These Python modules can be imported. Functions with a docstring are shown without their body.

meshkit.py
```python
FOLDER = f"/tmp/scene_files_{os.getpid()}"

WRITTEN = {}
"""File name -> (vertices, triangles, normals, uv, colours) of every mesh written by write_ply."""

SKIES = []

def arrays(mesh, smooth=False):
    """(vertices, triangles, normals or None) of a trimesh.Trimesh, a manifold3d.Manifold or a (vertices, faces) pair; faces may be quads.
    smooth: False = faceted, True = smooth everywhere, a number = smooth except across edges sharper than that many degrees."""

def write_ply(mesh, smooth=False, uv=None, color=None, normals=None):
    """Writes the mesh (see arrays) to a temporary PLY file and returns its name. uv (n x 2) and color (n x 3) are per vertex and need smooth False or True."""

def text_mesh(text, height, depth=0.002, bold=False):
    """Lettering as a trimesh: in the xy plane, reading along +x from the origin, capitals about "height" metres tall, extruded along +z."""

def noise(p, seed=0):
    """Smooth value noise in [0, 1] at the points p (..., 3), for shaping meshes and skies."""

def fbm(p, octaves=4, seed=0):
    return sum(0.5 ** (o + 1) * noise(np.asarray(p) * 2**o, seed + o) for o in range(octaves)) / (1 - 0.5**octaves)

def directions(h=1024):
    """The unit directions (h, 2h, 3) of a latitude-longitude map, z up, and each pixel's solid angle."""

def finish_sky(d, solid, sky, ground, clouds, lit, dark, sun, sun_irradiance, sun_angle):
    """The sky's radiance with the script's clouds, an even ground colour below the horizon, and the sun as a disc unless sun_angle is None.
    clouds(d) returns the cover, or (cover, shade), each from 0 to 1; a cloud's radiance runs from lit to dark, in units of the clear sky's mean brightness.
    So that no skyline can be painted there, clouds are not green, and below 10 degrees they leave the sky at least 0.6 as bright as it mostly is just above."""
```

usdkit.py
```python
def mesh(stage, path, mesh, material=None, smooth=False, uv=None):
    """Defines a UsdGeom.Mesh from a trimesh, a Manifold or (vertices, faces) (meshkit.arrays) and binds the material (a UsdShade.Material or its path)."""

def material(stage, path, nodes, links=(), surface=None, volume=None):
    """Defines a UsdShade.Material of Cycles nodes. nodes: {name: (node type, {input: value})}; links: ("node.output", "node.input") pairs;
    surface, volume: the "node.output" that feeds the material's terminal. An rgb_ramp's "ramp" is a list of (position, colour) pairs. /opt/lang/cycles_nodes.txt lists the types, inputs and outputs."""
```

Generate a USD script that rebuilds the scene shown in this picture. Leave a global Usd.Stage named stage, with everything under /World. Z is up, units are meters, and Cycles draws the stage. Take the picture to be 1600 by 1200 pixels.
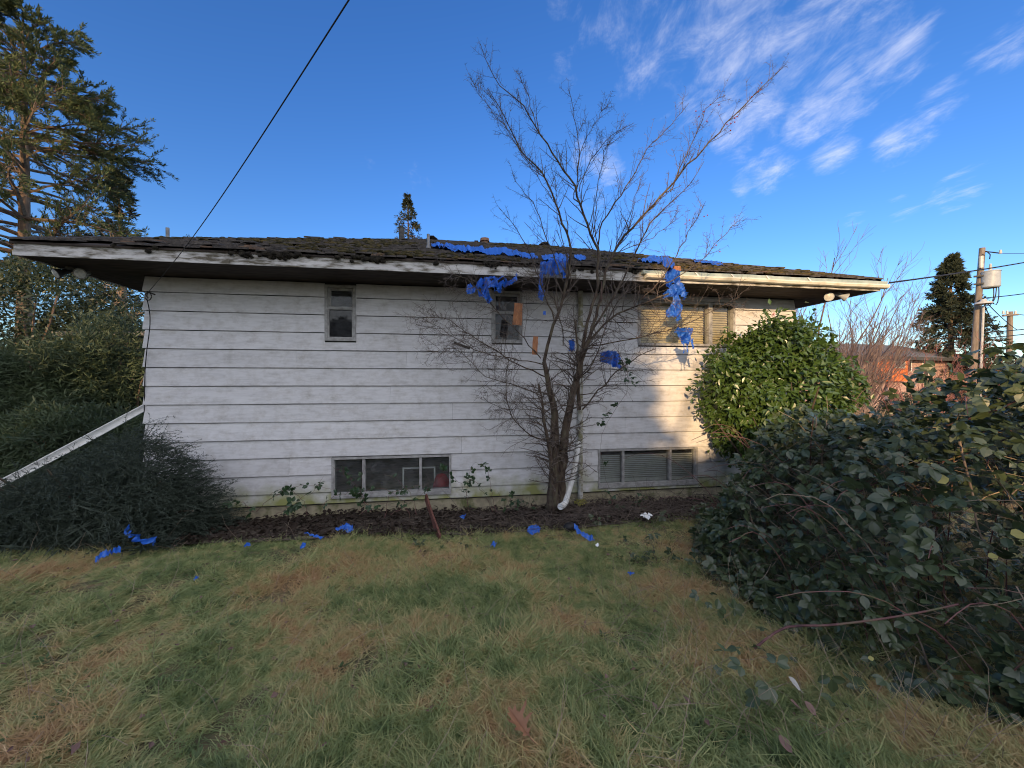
import math
import numpy as np
import trimesh
import shapely
from shapely.geometry import Polygon, Point, box as sbox
import usdkit
import meshkit
from pxr import Usd, UsdGeom, UsdLux, UsdShade, Sdf, Gf, Vt

stage = Usd.Stage.CreateInMemory()
UsdGeom.SetStageUpAxis(stage, UsdGeom.Tokens.z)
UsdGeom.SetStageMetersPerUnit(stage, 1.0)
UsdGeom.Xform.Define(stage, '/World')
stage.SetDefaultPrim(stage.GetPrimAtPath('/World'))
UsdGeom.Scope.Define(stage, '/World/Looks')

# ------------------------------------------------------------------ camera, sky, sun, exposure
H = 1.62                     # eye height
FPX, CX, HY = 600.0, 800.0, 597.0     # lens and horizon measured in the photograph's 1600 px frame
EXPOSURE = 1.75
SKY_STRENGTH = 0.15
SUN_INT = 0.50
SUN_EL = math.radians(11.6)
SUN_TO = np.array([-math.sin(math.radians(22)), -math.cos(math.radians(22))])   # horizontal direction towards the sun

cam = UsdGeom.Camera.Define(stage, '/World/camera')
cam.CreateHorizontalApertureAttr(36.0)
cam.CreateVerticalApertureAttr(27.0)
cam.CreateFocalLengthAttr(36.0 * FPX / 1600)
cam.CreateClippingRangeAttr(Gf.Vec2f(0.05, 3000))
cam.CreateFStopAttr(0.0)
cam.CreateExposureAttr(EXPOSURE)
cam.AddTranslateOp().Set(Gf.Vec3d(0, 0, H))
cam.AddRotateXOp().Set(90 - math.degrees(math.atan(3 / FPX)))

sun = UsdLux.DistantLight.Define(stage, '/World/sun')
sun.CreateIntensityAttr(SUN_INT)
sun.CreateAngleAttr(0.53)
sun.CreateNormalizeAttr(True)
sun.CreateColorAttr(Gf.Vec3f(1.0, 0.68, 0.36))
sd = np.array([SUN_TO[0] * math.cos(SUN_EL), SUN_TO[1] * math.cos(SUN_EL), math.sin(SUN_EL)])
rotz = math.degrees(math.atan2(sd[1], sd[0]))
sun.AddRotateZOp().Set(rotz + 90)
sun.AddRotateXOp().Set(90 - math.degrees(SUN_EL))

M = {}


def mat(name, nodes, links=(), surface='p.BSDF', volume=None):
    M[name] = usdkit.material(stage, '/World/Looks/' + name, nodes, links, surface=surface, volume=volume)
    return M[name]


def pdir(px, py):
    v = np.array([(px - CX) / FPX, 1.0, (HY - py) / FPX])
    return tuple(v / np.linalg.norm(v))


def sky_material():
    n = {
        'tc': ('texture_coordinate', {}),
        'sky': ('sky_texture', {'sky_type': 'single_scattering', 'sun_disc': False, 'sun_elevation': SUN_EL,
                                'sun_rotation': math.atan2(SUN_TO[0], SUN_TO[1]), 'altitude': 50.0, 'air_density': 1.0,
                                'aerosol_density': 0.45, 'ozone_density': 3.5}),
        'sep': ('separate_xyz', {}),
        'zc': ('math', {'math_type': 'maximum', 'value2': 0.06}),
        'ux': ('math', {'math_type': 'divide'}),
        'uy': ('math', {'math_type': 'divide'}),
        'uv': ('combine_xyz', {}),
        'rot': ('mapping', {'mapping_type': 'point', 'rotation': (0, 0, 0.35), 'scale': (2.2, 1.35, 1)}),
        'n1': ('noise_texture', {'scale': 3.0, 'detail': 12.0, 'roughness': 0.68, 'distortion': 0.35}),
        'n2': ('noise_texture', {'scale': 1.1, 'detail': 3.0, 'roughness': 0.5}),
        'bg': ('background_shader', {'strength': SKY_STRENGTH}),
    }
    l = [('tc.generated', 'sep.vector'), ('sep.z', 'zc.value1'), ('sep.x', 'ux.value1'), ('zc.value', 'ux.value2'), ('sep.y', 'uy.value1'),
         ('zc.value', 'uy.value2'), ('ux.value', 'uv.x'), ('uy.value', 'uv.y'), ('uv.vector', 'rot.vector'), ('rot.vector', 'n1.vector'), ('uv.vector', 'n2.vector')]
    # places where the thin cloud lies: (direction, radius, weight)
    spots = [((925, 60), .26, 0.73), ((1025, 40), .26, 0.85), ((1155, 50), .28, 0.94), ((1285, 40), .22, 0.94), ((1095, 130), .22, 0.85), ((1165, 190), .17, 0.94), ((1295, 160), .13, 1.02), ((1255, 195), .09, 1.02), ((1385, 90), .12, 0.94),
             ((1200, 265), .09, 1.00), ((1160, 290), .05, 0.94), ((1300, 245), .08, 0.96), ((1410, 220), .085, 0.94), ((1465, 160), .07, 0.94), ((1565, 70), .08, 0.85), ((1490, 298), .09, 0.81), ((1410, 325), .06, 0.75),
             ((1340, 340), .06, 0.75), ((1150, 335), .07, 0.75), ((930, 270), .16, 0.86), ((640, 280), .14, 0.58), ((590, 265), .10, 0.62)]
    prev = None
    for i, (pp, r, w) in enumerate(spots):
        n[f'd{i}'] = ('vector_math', {'math_type': 'distance', 'vector2': pdir(*pp)})
        n[f'm{i}'] = ('map_range', {'range_type': 'smoothstep', 'from_min': r * 1.1, 'from_max': r * .15, 'to_min': 0.0, 'to_max': w})
        l += [('tc.generated', f'd{i}.vector1'), (f'd{i}.value', f'm{i}.value')]
        if prev is None:
            prev = f'm{i}.result'
        else:
            n[f'x{i}'] = ('math', {'math_type': 'maximum'})
            l += [(prev, f'x{i}.value1'), (f'm{i}.result', f'x{i}.value2')]
            prev = f'x{i}.value'
    n['dov'] = ('vector_math', {'math_type': 'distance', 'vector2': (.20, -.75, .63)})  # unseen cloud deck added overhead and behind the camera as fill light
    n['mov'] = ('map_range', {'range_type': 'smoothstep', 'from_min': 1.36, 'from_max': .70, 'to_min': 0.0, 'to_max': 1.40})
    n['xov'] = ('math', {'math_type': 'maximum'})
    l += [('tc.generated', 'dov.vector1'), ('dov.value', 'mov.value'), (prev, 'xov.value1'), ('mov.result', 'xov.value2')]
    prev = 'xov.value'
    n['thr'] = ('math', {'math_type': 'multiply_add', 'value2': 0.62, 'value3': -0.62})       # mask -> bias in -0.62 .. 0
    n['sum'] = ('math', {'math_type': 'add'})
    n['cov'] = ('map_range', {'range_type': 'smoothstep', 'from_min': 0.30, 'from_max': 0.90, 'to_min': 0.0, 'to_max': 0.78})
    n['mix'] = ('mix', {'mix_type': 'mix'})
    n['ccol'] = ('mix', {'mix_type': 'mix', 'color1': (2.0, 2.05, 2.35), 'color2': (4.2, 4.15, 4.3)})  # the added deck gets brighter cloud than the patches in view
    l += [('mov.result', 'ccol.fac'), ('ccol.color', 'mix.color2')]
    n['hs'] = ('hsv', {'hue': 0.514, 'saturation': 1.18, 'value': 0.55, 'fac': 1.0})
    l += [(prev, 'thr.value1'), ('n1.fac', 'sum.value1'), ('thr.value', 'sum.value2'), ('sum.value', 'cov.value'), ('cov.result', 'mix.fac'),
          ('sky.color', 'hs.color'), ('hs.color', 'mix.color1'), ('mix.color', 'bg.color')]
    return mat('sky_look', n, l, surface='bg.background')


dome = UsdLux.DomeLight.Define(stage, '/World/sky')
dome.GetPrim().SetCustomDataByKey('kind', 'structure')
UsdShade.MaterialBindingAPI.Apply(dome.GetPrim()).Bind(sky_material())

# ------------------------------------------------------------------ prim helpers
USED = {}


def numbered(parent, name):
    k = USED.get((parent, name), 0)
    USED[(parent, name)] = k + 1
    return name if k == 0 else f'{name}_{k:03d}'


def tag(p, label=None, cat=None, group=None, kind=None):
    p = p.GetPrim() if hasattr(p, 'GetPrim') else p
    for k, v in (('label', label), ('category', cat), ('group', group), ('kind', kind)):
        if v:
            p.SetCustomDataByKey(k, v)
    return p


def thing(name, label=None, cat=None, loc=(0, 0, 0), group=None, kind=None):
    x = UsdGeom.Xform.Define(stage, '/World/' + numbered('/World', name))
    x.AddTranslateOp().Set(Gf.Vec3d(*map(float, loc)))
    return tag(x, label, cat, group, kind)


def base_of(parent):
    """World translation of the thing that a part's mesh must be expressed in."""
    if parent is None:
        return np.zeros(3)
    p = stage.GetPrimAtPath('/World/' + str(parent.GetPath()).split('/')[2])
    op = UsdGeom.Xformable(p).GetOrderedXformOps() if p.IsA(UsdGeom.Xform) else []
    return np.array(op[0].Get()) if op else np.zeros(3)


def obj(name, mesh, m, parent=None, smooth=False, **kw):
    """ONE mesh prim (vertices given in world space) under parent, or under /World."""
    pp = str(parent.GetPath()) if parent is not None else '/World'
    v, f = (mesh.vertices, mesh.faces) if hasattr(mesh, 'vertices') else mesh
    v = np.asarray(v, float) - base_of(parent)
    p = usdkit.mesh(stage, pp + '/' + numbered(pp, name), (v, np.asarray(f)), M[m], smooth=smooth).GetPrim()
    return tag(p, **kw)


def nrm(v):
    return v / np.maximum(np.linalg.norm(v, axis=-1, keepdims=True), 1e-9)


class MB:
    def __init__(self):
        self.v, self.f, self.n = [], [], 0

    def add(self, v, f=None):
        if f is None:
            v, f = (v.vertices, v.faces) if hasattr(v, 'vertices') else v
        if len(v):
            self.v.append(np.asarray(v, float))
            self.f.append(np.asarray(f, int) + self.n)
            self.n += len(v)
        return self

    def mesh(self):
        return np.vstack(self.v), np.vstack(self.f)


def tubes(P, R, n=5):
    """Batch of tapered tubes: P (N,K,3), R (N,K)."""
    P, R = np.asarray(P, float), np.asarray(R, float)
    N, K = P.shape[:2]
    T = nrm(np.gradient(P, axis=1))
    ref = np.where(np.abs(T[..., 2:3]) > .9, np.array([1., 0, 0]), np.array([0, 0, 1.]))
    ref = np.broadcast_to(ref[:, :1], T.shape)
    A = nrm(np.cross(T, ref))
    B = np.cross(T, A)
    th = np.arange(n) / n * 2 * np.pi
    V = P[:, :, None] + R[:, :, None, None] * (A[:, :, None] * np.cos(th)[:, None] + B[:, :, None] * np.sin(th)[:, None])
    V = V.reshape(-1, 3)
    k, j = np.meshgrid(np.arange(K - 1), np.arange(n), indexing='ij')
    a, b = k * n + j, k * n + (j + 1) % n
    q = np.stack([a, b, b + n, a + n], -1).reshape(-1, 4)
    F = np.vstack([q[:, [0, 1, 2]], q[:, [0, 2, 3]]])
    F = (F[None] + (np.arange(N) * K * n)[:, None, None]).reshape(-1, 3)
    capn = np.arange(1, n - 1)
    c = np.stack([np.full(n - 2, (K - 1) * n), (K - 1) * n + capn, (K - 1) * n + capn + 1], 1)
    c0 = np.stack([np.zeros(n - 2, int), capn + 1, capn], 1)
    cc = np.vstack([c, c0])
    cc = (cc[None] + (np.arange(N) * K * n)[:, None, None]).reshape(-1, 3)
    return V, np.vstack([F, cc])


def resample(pts, k):
    pts = np.asarray(pts, float)
    d = np.r_[0, np.cumsum(np.linalg.norm(np.diff(pts, axis=0), axis=1))]
    t = np.linspace(0, d[-1], k)
    if len(pts) > 3:
        from scipy.interpolate import PchipInterpolator
        return PchipInterpolator(d, pts)(t)
    return np.stack([np.interp(t, d, pts[:, i]) for i in range(pts.shape[1])], 1)


def tube1(pts, r0, r1=None, n=8, k=None):
    pts = np.asarray(pts, float)
    if k:
        pts = resample(pts, k)
    r1 = r0 if r1 is None else r1
    return tubes(pts[None], np.linspace(r0, r1, len(pts))[None], n)


def leaves(P, D, Nn, L, W, fold=.12, fine=False, curl=0.0):
    """Batch of leaf blades. P base points, D along, Nn face normal. Returns V (N,m,3) and F for one leaf."""
    D = nrm(D)
    S = nrm(np.cross(Nn, D))
    U = np.cross(D, S)
    L, W = np.asarray(L, float)[:, None, None], np.asarray(W, float)[:, None, None]
    if fine:
        t = np.array([0, .22, .55, .82, 1, .82, .55, .22, .3, .62])
        s = np.array([0, -.40, -.5, -.27, 0, .27, .5, .40, 0, 0])
        f = np.array([[0, 1, 8], [0, 8, 7], [1, 2, 9], [1, 9, 8], [7, 8, 9], [7, 9, 6], [2, 3, 9], [9, 5, 6], [3, 4, 9], [4, 5, 9]])
    else:
        t = np.array([0, .45, 1, .45, .45])
        s = np.array([0, -.5, 0, .5, 0])
        f = np.array([[0, 1, 4], [0, 4, 3], [1, 2, 4], [4, 2, 3]])
    h = np.abs(s) * fold * 2
    V = P[:, None] + D[:, None] * t[:, None] * L + S[:, None] * s[:, None] * W + U[:, None] * (h[:, None] * W - curl * (t[:, None] ** 2) * L)
    return V, f


def flat(V, f):
    N, m = V.shape[:2]
    return V.reshape(-1, 3), (f[None] + (np.arange(N) * m)[:, None, None]).reshape(-1, 3)


def diamonds(P, D, Nn, L, W):
    D = nrm(D)
    S = nrm(np.cross(Nn, D))
    L, W = L[:, None, None], W[:, None, None]
    t, s = np.array([0, .5, 1, .5]), np.array([0, -.5, 0, .5])
    V = P[:, None] + D[:, None] * t[:, None] * L + S[:, None] * s[:, None] * W
    return flat(V, np.array([[0, 1, 2], [0, 2, 3]]))


def grow(P0, D0, L0, R0, rng, K=5, wig=.12, up=0.0, taper=.35):
    N = len(P0)
    pts = np.zeros((N, K, 3))
    pts[:, 0] = P0
    d = nrm(np.asarray(D0, float))
    step = (np.asarray(L0) / (K - 1))[:, None]
    for k in range(1, K):
        pts[:, k] = pts[:, k - 1] + d * step
        d = nrm(d + rng.normal(0, wig, (N, 3)) + np.array([0, 0, up]))
    return pts, np.asarray(R0)[:, None] * np.linspace(1, taper, K)[None]


def spawn(pts, rad, m, ang, lenr, rng, tmin=.15, tmax=1.0, rr=.6, biasd=None):
    N, K = pts.shape[:2]
    t = rng.uniform(tmin, tmax, (N, m)) * (K - 1)
    i = np.minimum(t.astype(int), K - 2)
    fr = (t - i)[..., None]
    n_ = np.arange(N)[:, None]
    P = pts[n_, i] * (1 - fr) + pts[n_, i + 1] * fr
    T = nrm(pts[n_, i + 1] - pts[n_, i])
    r = rng.normal(0, 1, T.shape)
    side = nrm(r - (r * T).sum(-1, keepdims=True) * T)
    a = rng.normal(ang, ang * .25, t.shape)[..., None]
    D = T * np.cos(a) + side * np.sin(a)
    if biasd is not None:
        D = D + np.asarray(biasd)
    Lp = np.linalg.norm(np.diff(pts, axis=1), axis=2).sum(1)[:, None]
    L = Lp * lenr * (1 - .45 * t / (K - 1)) * rng.uniform(.55, 1.3, t.shape)
    R = (rad[n_, i] * rr)
    return P.reshape(-1, 3), nrm(D).reshape(-1, 3), L.ravel(), R.ravel()


def at(px, py, Y):
    """A point seen at a pixel of the photograph, Y metres in front."""
    return np.array([(px - CX) / FPX * Y, Y, H + (HY - py) / FPX * Y])


# ------------------------------------------------------------------ materials
def noise_mat(name, c1, c2, scale=8, rough=.8, detail=6, bump=0.0, bscale=40, spec=.3, stretch=(1, 1, 1), lo=.35, hi=.65, third=None, metallic=0.0):
    ramp = [(lo, c1), (hi, c2)] if third is None else [(lo, c1), ((lo + hi) / 2, c2), (hi, third)]
    n = {'g': ('geometry', {}), 'mp': ('mapping', {'scale': stretch}), 'n': ('noise_texture', {'scale': scale, 'detail': detail, 'roughness': .6}),
         'r': ('rgb_ramp', {'ramp': ramp}), 'p': ('principled_bsdf', {'roughness': rough, 'specular_ior_level': spec, 'metallic': metallic})}
    l = [('g.position', 'mp.vector'), ('mp.vector', 'n.vector'), ('n.fac', 'r.fac'), ('r.color', 'p.base_color')]
    if bump:
        n['n2'] = ('noise_texture', {'scale': bscale, 'detail': 5.0})
        n['b'] = ('bump', {'strength': bump, 'distance': .01})
        l += [('mp.vector', 'n2.vector'), ('n2.fac', 'b.height'), ('b.normal', 'p.normal')]
    return mat(name, n, l)


def leaf_mat(name, ramp, rough=.45, trans=.25, spec=.5, nscale=3.0, nmix=.35):
    """Leaf blades: each blade its own tone, clumps by noise, some light through the blade."""
    n = {'g': ('geometry', {}), 'n': ('noise_texture', {'scale': nscale, 'detail': 3.0}), 'mf': ('mix_float', {'fac': nmix}), 'r': ('rgb_ramp', {'ramp': ramp}),
         'p': ('principled_bsdf', {'roughness': rough, 'specular_ior_level': spec}), 't': ('translucent_bsdf', {}), 'm': ('mix_closure', {'fac': trans})}
    l = [('g.position', 'n.vector'), ('g.random_per_island', 'mf.a'), ('n.fac', 'mf.b'), ('mf.result', 'r.fac'), ('r.color', 'p.base_color'), ('r.color', 't.color'),
         ('p.BSDF', 'm.closure1'), ('t.BSDF', 'm.closure2')]
    return mat(name, n, l, surface='m.closure')


def siding_mat():
    n = {'g': ('geometry', {}), 'mp': ('mapping', {'scale': (1.2, 1.2, 9)}), 'n': ('noise_texture', {'scale': 3.2, 'detail': 9.0, 'roughness': .7}),
         'r': ('rgb_ramp', {'ramp': [(.26, (.44, .425, .42)), (.50, (.57, .555, .55)), (.76, (.64, .625, .62))]}),
         'mp2': ('mapping', {'scale': (1.3, 1.3, 1.6)}), 'n2': ('noise_texture', {'scale': 5, 'detail': 8.0, 'roughness': .7}),
         'r2': ('rgb_ramp', {'ramp': [(.46, (1, 1, 1)), (.62, (.86, .845, .82)), (.76, (.62, .58, .52))]}), 'mul': ('mix', {'mix_type': 'multiply', 'fac': 1.0}),
         'sep': ('separate_xyz', {}), 'mz': ('map_range', {'from_min': .42, 'from_max': -.24, 'to_min': 0.0, 'to_max': .78}),
         'n3': ('noise_texture', {'scale': 4.5, 'detail': 7.0}), 'add': ('math', {'math_type': 'multiply'}), 'cl': ('map_range', {'from_min': .16, 'from_max': .38, 'to_max': .8}),
         'moss': ('mix', {'mix_type': 'mix', 'color2': (.24, .245, .085)}),
         'grain': ('noise_texture', {'scale': 28, 'detail': 5.0}), 'mp4': ('mapping', {'scale': (.5, .5, 6)}), 'b': ('bump', {'strength': .12, 'distance': .004}),
         'oi': ('object_info', {}), 'ov': ('map_range', {'from_min': 0.0, 'from_max': 1.0, 'to_min': .93, 'to_max': 1.05}), 'hs': ('hsv', {'hue': .5, 'saturation': 1.0, 'fac': 1.0}),
         'p': ('principled_bsdf', {'roughness': .62, 'specular_ior_level': .3})}
    l = [('g.position', 'mp.vector'), ('mp.vector', 'n.vector'), ('n.fac', 'r.fac'), ('g.position', 'mp2.vector'), ('mp2.vector', 'n2.vector'), ('n2.fac', 'r2.fac'),
         ('r.color', 'mul.color1'), ('r2.color', 'mul.color2'), ('g.position', 'sep.vector'), ('sep.z', 'mz.value'), ('g.position', 'n3.vector'), ('mz.result', 'add.value1'),
         ('n3.fac', 'add.value2'), ('add.value', 'cl.value'), ('cl.result', 'moss.fac'), ('mul.color', 'hs.color'), ('oi.random', 'ov.value'), ('ov.result', 'hs.value'),
         ('hs.color', 'moss.color1'), ('moss.color', 'p.base_color'),
         ('g.position', 'mp4.vector'), ('mp4.vector', 'grain.vector'), ('grain.fac', 'b.height'), ('b.normal', 'p.normal')]
    return mat('siding_paint', n, l)


siding_mat()
noise_mat('fascia_paint', (.10, .085, .06), (.33, .31, .28), 6, .75, 8, .4, 60, lo=.38, hi=.58, third=(.50, .48, .455), stretch=(.8, .8, 3.5))
noise_mat('window_frame', (.22, .21, .20), (.38, .37, .35), 12, .5, 5)
noise_mat('blind_white', (.66, .65, .62), (.78, .77, .73), 10, .5, 3)
noise_mat('blind', (.62, .48, .27), (.74, .59, .36), 10, .5, 3)
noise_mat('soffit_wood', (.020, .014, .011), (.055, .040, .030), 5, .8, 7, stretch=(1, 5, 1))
noise_mat('sheathing', (.03, .028, .028), (.06, .055, .052), 6, .95)
noise_mat('interior', (.10, .10, .10), (.14, .135, .13), 3, .9)
noise_mat('concrete', (.22, .19, .13), (.38, .33, .22), 3.5, .9, 8, .5, 50, third=(.12, .13, .05))
noise_mat('shake', (.018, .015, .013), (.055, .046, .040), 14, .85, 8, .7, 60, third=(.10, .085, .07), lo=.3, hi=.72)
noise_mat('shake_brown', (.05, .03, .02), (.16, .10, .065), 14, .8, 8, .6, 60)
noise_mat('moss', (.014, .013, .008), (.045, .038, .017), 9, 1.0, 6, 1.0, 90, spec=.1, third=(.085, .062, .025))
noise_mat('debris', (.010, .009, .008), (.035, .03, .022), 20, 1.0, 6, 1.0, 90, spec=.1)
noise_mat('gutter_green', (.24, .29, .27), (.36, .41, .38), 6, .5, 6)
noise_mat('gutter_cream', (.42, .38, .28), (.60, .56, .46), 5, .5, 6, lo=.3, hi=.55)
noise_mat('metal_grey', (.14, .135, .13), (.24, .23, .22), 14, .5, 5, metallic=.3)
noise_mat('metal_dark', (.035, .033, .03), (.07, .065, .06), 14, .6, 5)
noise_mat('rust', (.16, .07, .035), (.26, .15, .09), 30, .8, 6)
noise_mat('white_pipe', (.46, .45, .42), (.66, .65, .62), 8, .45, 6, lo=.3, hi=.5)
noise_mat('mossy_pipe', (.20, .18, .10), (.50, .48, .44), 6, .6, 7, lo=.38, hi=.6)
noise_mat('yellow_moss', (.20, .19, .03), (.34, .31, .06), 20, .9, 5, .6, 80)
noise_mat('cable', (.012, .011, .012), (.02, .018, .02), 4, .6)
noise_mat('bark', (.024, .016, .012), (.075, .052, .038), 18, .9, 8, .9, 60, third=(.11, .095, .06), stretch=(1, 1, .35))
noise_mat('twig', (.055, .042, .036), (.13, .10, .08), 10, .8, 5)
noise_mat('bark_brown', (.06, .04, .028), (.17, .115, .08), 7, .9, 8, .9, 40, stretch=(1, 1, .3))
noise_mat('bare_twig', (.085, .06, .055), (.17, .12, .105), 4, .8, 4)
noise_mat('red_twig', (.15, .055, .05), (.27, .12, .10), 5, .8, 4)
noise_mat('cane', (.055, .022, .024), (.14, .06, .055), 9, .55, 5, third=(.10, .10, .045))
noise_mat('dry_cane', (.16, .11, .08), (.30, .23, .17), 9, .8, 5)
noise_mat('plank_red', (.085, .032, .024), (.17, .07, .05), 8, .8, 8, .6, 50, stretch=(1, 6, 1))
noise_mat('shake_orange', (.23, .09, .04), (.40, .18, .085), 10, .8, 7, .6, 50, stretch=(4, 4, 1))
noise_mat('grey_pole', (.12, .095, .075), (.22, .18, .15), 5, .9, 8, stretch=(3, 3, .3))
noise_mat('transformer', (.26, .28, .30), (.33, .35, .37), 4, .45)
noise_mat('insulator', (.30, .29, .28), (.42, .41, .40), 8, .35)
noise_mat('asphalt_roof', (.075, .072, .078), (.14, .13, .14), 6, .9, 6, third=(.10, .11, .06))
noise_mat('orange_paint', (.50, .13, .035), (.62, .18, .05), 3, .6, 5)
noise_mat('white_scrap', (.62, .62, .60), (.78, .78, .77), 10, .6)
noise_mat('red_cloth', (.30, .02, .025), (.48, .04, .04), 9, .9)
noise_mat('black_plastic', (.006, .006, .007), (.014, .014, .015), 9, .5)
noise_mat('soil', (.022, .018, .013), (.060, .046, .034), 7, 1.0, 9, 1.0, 40, third=(.10, .08, .058))
noise_mat('lamp_glass', (.36, .36, .34), (.55, .54, .50), 30, .15, 2, spec=.8)
noise_mat('berry', (.18, .012, .01), (.30, .03, .02), 9, .4)
noise_mat('petal', (.62, .36, .36), (.75, .52, .50), 20, .6)


def brick_mat():
    n = {'tc': ('texture_coordinate', {}), 'g': ('geometry', {}), 'mp': ('mapping', {'rotation': (math.pi / 2, 0, 0)}),
         'b': ('brick_texture', {'color1': (.30, .15, .115), 'color2': (.40, .22, .17), 'mortar': (.35, .31, .28), 'scale': 1.0, 'brick_width': .22, 'row_height': .075, 'mortar_size': .008}),
         'p': ('principled_bsdf', {'roughness': .9})}
    return mat('brick_far', n, [('g.position', 'mp.vector'), ('mp.vector', 'b.vector'), ('b.color', 'p.base_color')])


brick_mat()


def tarp_mat():
    n = {'g': ('geometry', {}), 'n': ('noise_texture', {'scale': 30, 'detail': 5.0}), 'r': ('rgb_ramp', {'ramp': [(.32, (.010, .070, .36)), (.55, (.020, .115, .50)), (.74, (.09, .23, .60))]}),
         'p': ('principled_bsdf', {'roughness': .42, 'specular_ior_level': .5}), 't': ('translucent_bsdf', {'color': (.02, .15, .7)}), 'm': ('mix_closure', {'fac': .2}),
         'b': ('bump', {'strength': .35, 'distance': .01}), 'n2': ('noise_texture', {'scale': 70, 'detail': 3.0})}
    l = [('g.position', 'n.vector'), ('n.fac', 'r.fac'), ('r.color', 'p.base_color'), ('g.position', 'n2.vector'), ('n2.fac', 'b.height'), ('b.normal', 'p.normal'), ('p.BSDF', 'm.closure1'), ('t.BSDF', 'm.closure2')]
    return mat('tarp_blue', n, l, surface='m.closure')


tarp_mat()


def glass_mat(name, tint, refl=.6, ior=1.5, grime=.022):
    n = {'f': ('fresnel', {'IOR': ior}), 't': ('transparent_bsdf', {'color': tint}), 's': ('glossy_bsdf', {'color': (refl, refl, refl), 'roughness': .03}), 'm': ('mix_closure', {}),
         'g': ('geometry', {}), 'n': ('noise_texture', {'scale': 7, 'detail': 6.0, 'roughness': .7}), 'r': ('map_range', {'from_min': .35, 'from_max': .75, 'to_min': grime * .4, 'to_max': grime * 2.2}),
         'd': ('diffuse_bsdf', {'color': (.45, .45, .46)}), 'm2': ('mix_closure', {})}  # noisy grey veil: dusty film, also standing in for the pane's grey reflection
    return mat(name, n, [('f.fac', 'm.fac'), ('t.BSDF', 'm.closure1'), ('s.BSDF', 'm.closure2'), ('g.position', 'n.vector'), ('n.fac', 'r.value'), ('r.result', 'm2.fac'), ('m.closure', 'm2.closure1'), ('d.BSDF', 'm2.closure2')], surface='m2.closure')


glass_mat('glass', (.90, .92, .90), .28)
glass_mat('glass_screen', (.28, .28, .28), .5)

leaf_mat('camellia_leaf', [(.1, (.036, .068, .014)), (.5, (.10, .160, .026)), (.85, (.23, .27, .042)), (.97, (.36, .30, .05))], .33, .16, .6)
leaf_mat('bramble_leaf', [(.08, (.044, .062, .026)), (.36, (.12, .150, .066)), (.60, (.23, .255, .125)), (.84, (.42, .43, .27)), (.93, (.30, .28, .09)), (.98, (.46, .35, .10))], .40, .14, .6, nmix=.15)
leaf_mat('weed_leaf', [(.1, (.06, .09, .03)), (.6, (.13, .17, .06)), (.95, (.22, .25, .10))], .5, .25, .3)
leaf_mat('bramble_leaf_green', [(.1, (.022, .045, .018)), (.6, (.045, .085, .024)), (.95, (.11, .15, .035))], .42, .2, .5)
leaf_mat('conifer_needle', [(.2, (.040, .058, .030)), (.46, (.095, .115, .042)), (.64, (.20, .20, .052)), (.92, (.32, .29, .07))], .7, .1, .2, nscale=.55, nmix=.72)
leaf_mat('spruce_needle', [(.2, (.026, .034, .022)), (.5, (.060, .068, .038)), (.8, (.13, .12, .06))], .7, .08, .2, nscale=.8, nmix=.5)
leaf_mat('spruce_brown', [(.2, (.055, .022, .016)), (.8, (.12, .05, .03))], .8, .05, .2)
leaf_mat('yew_needle', [(.2, (.036, .048, .034)), (.6, (.10, .115, .080)), (.95, (.25, .24, .18))], .6, .05, .3, nscale=2.0, nmix=.4)
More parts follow.
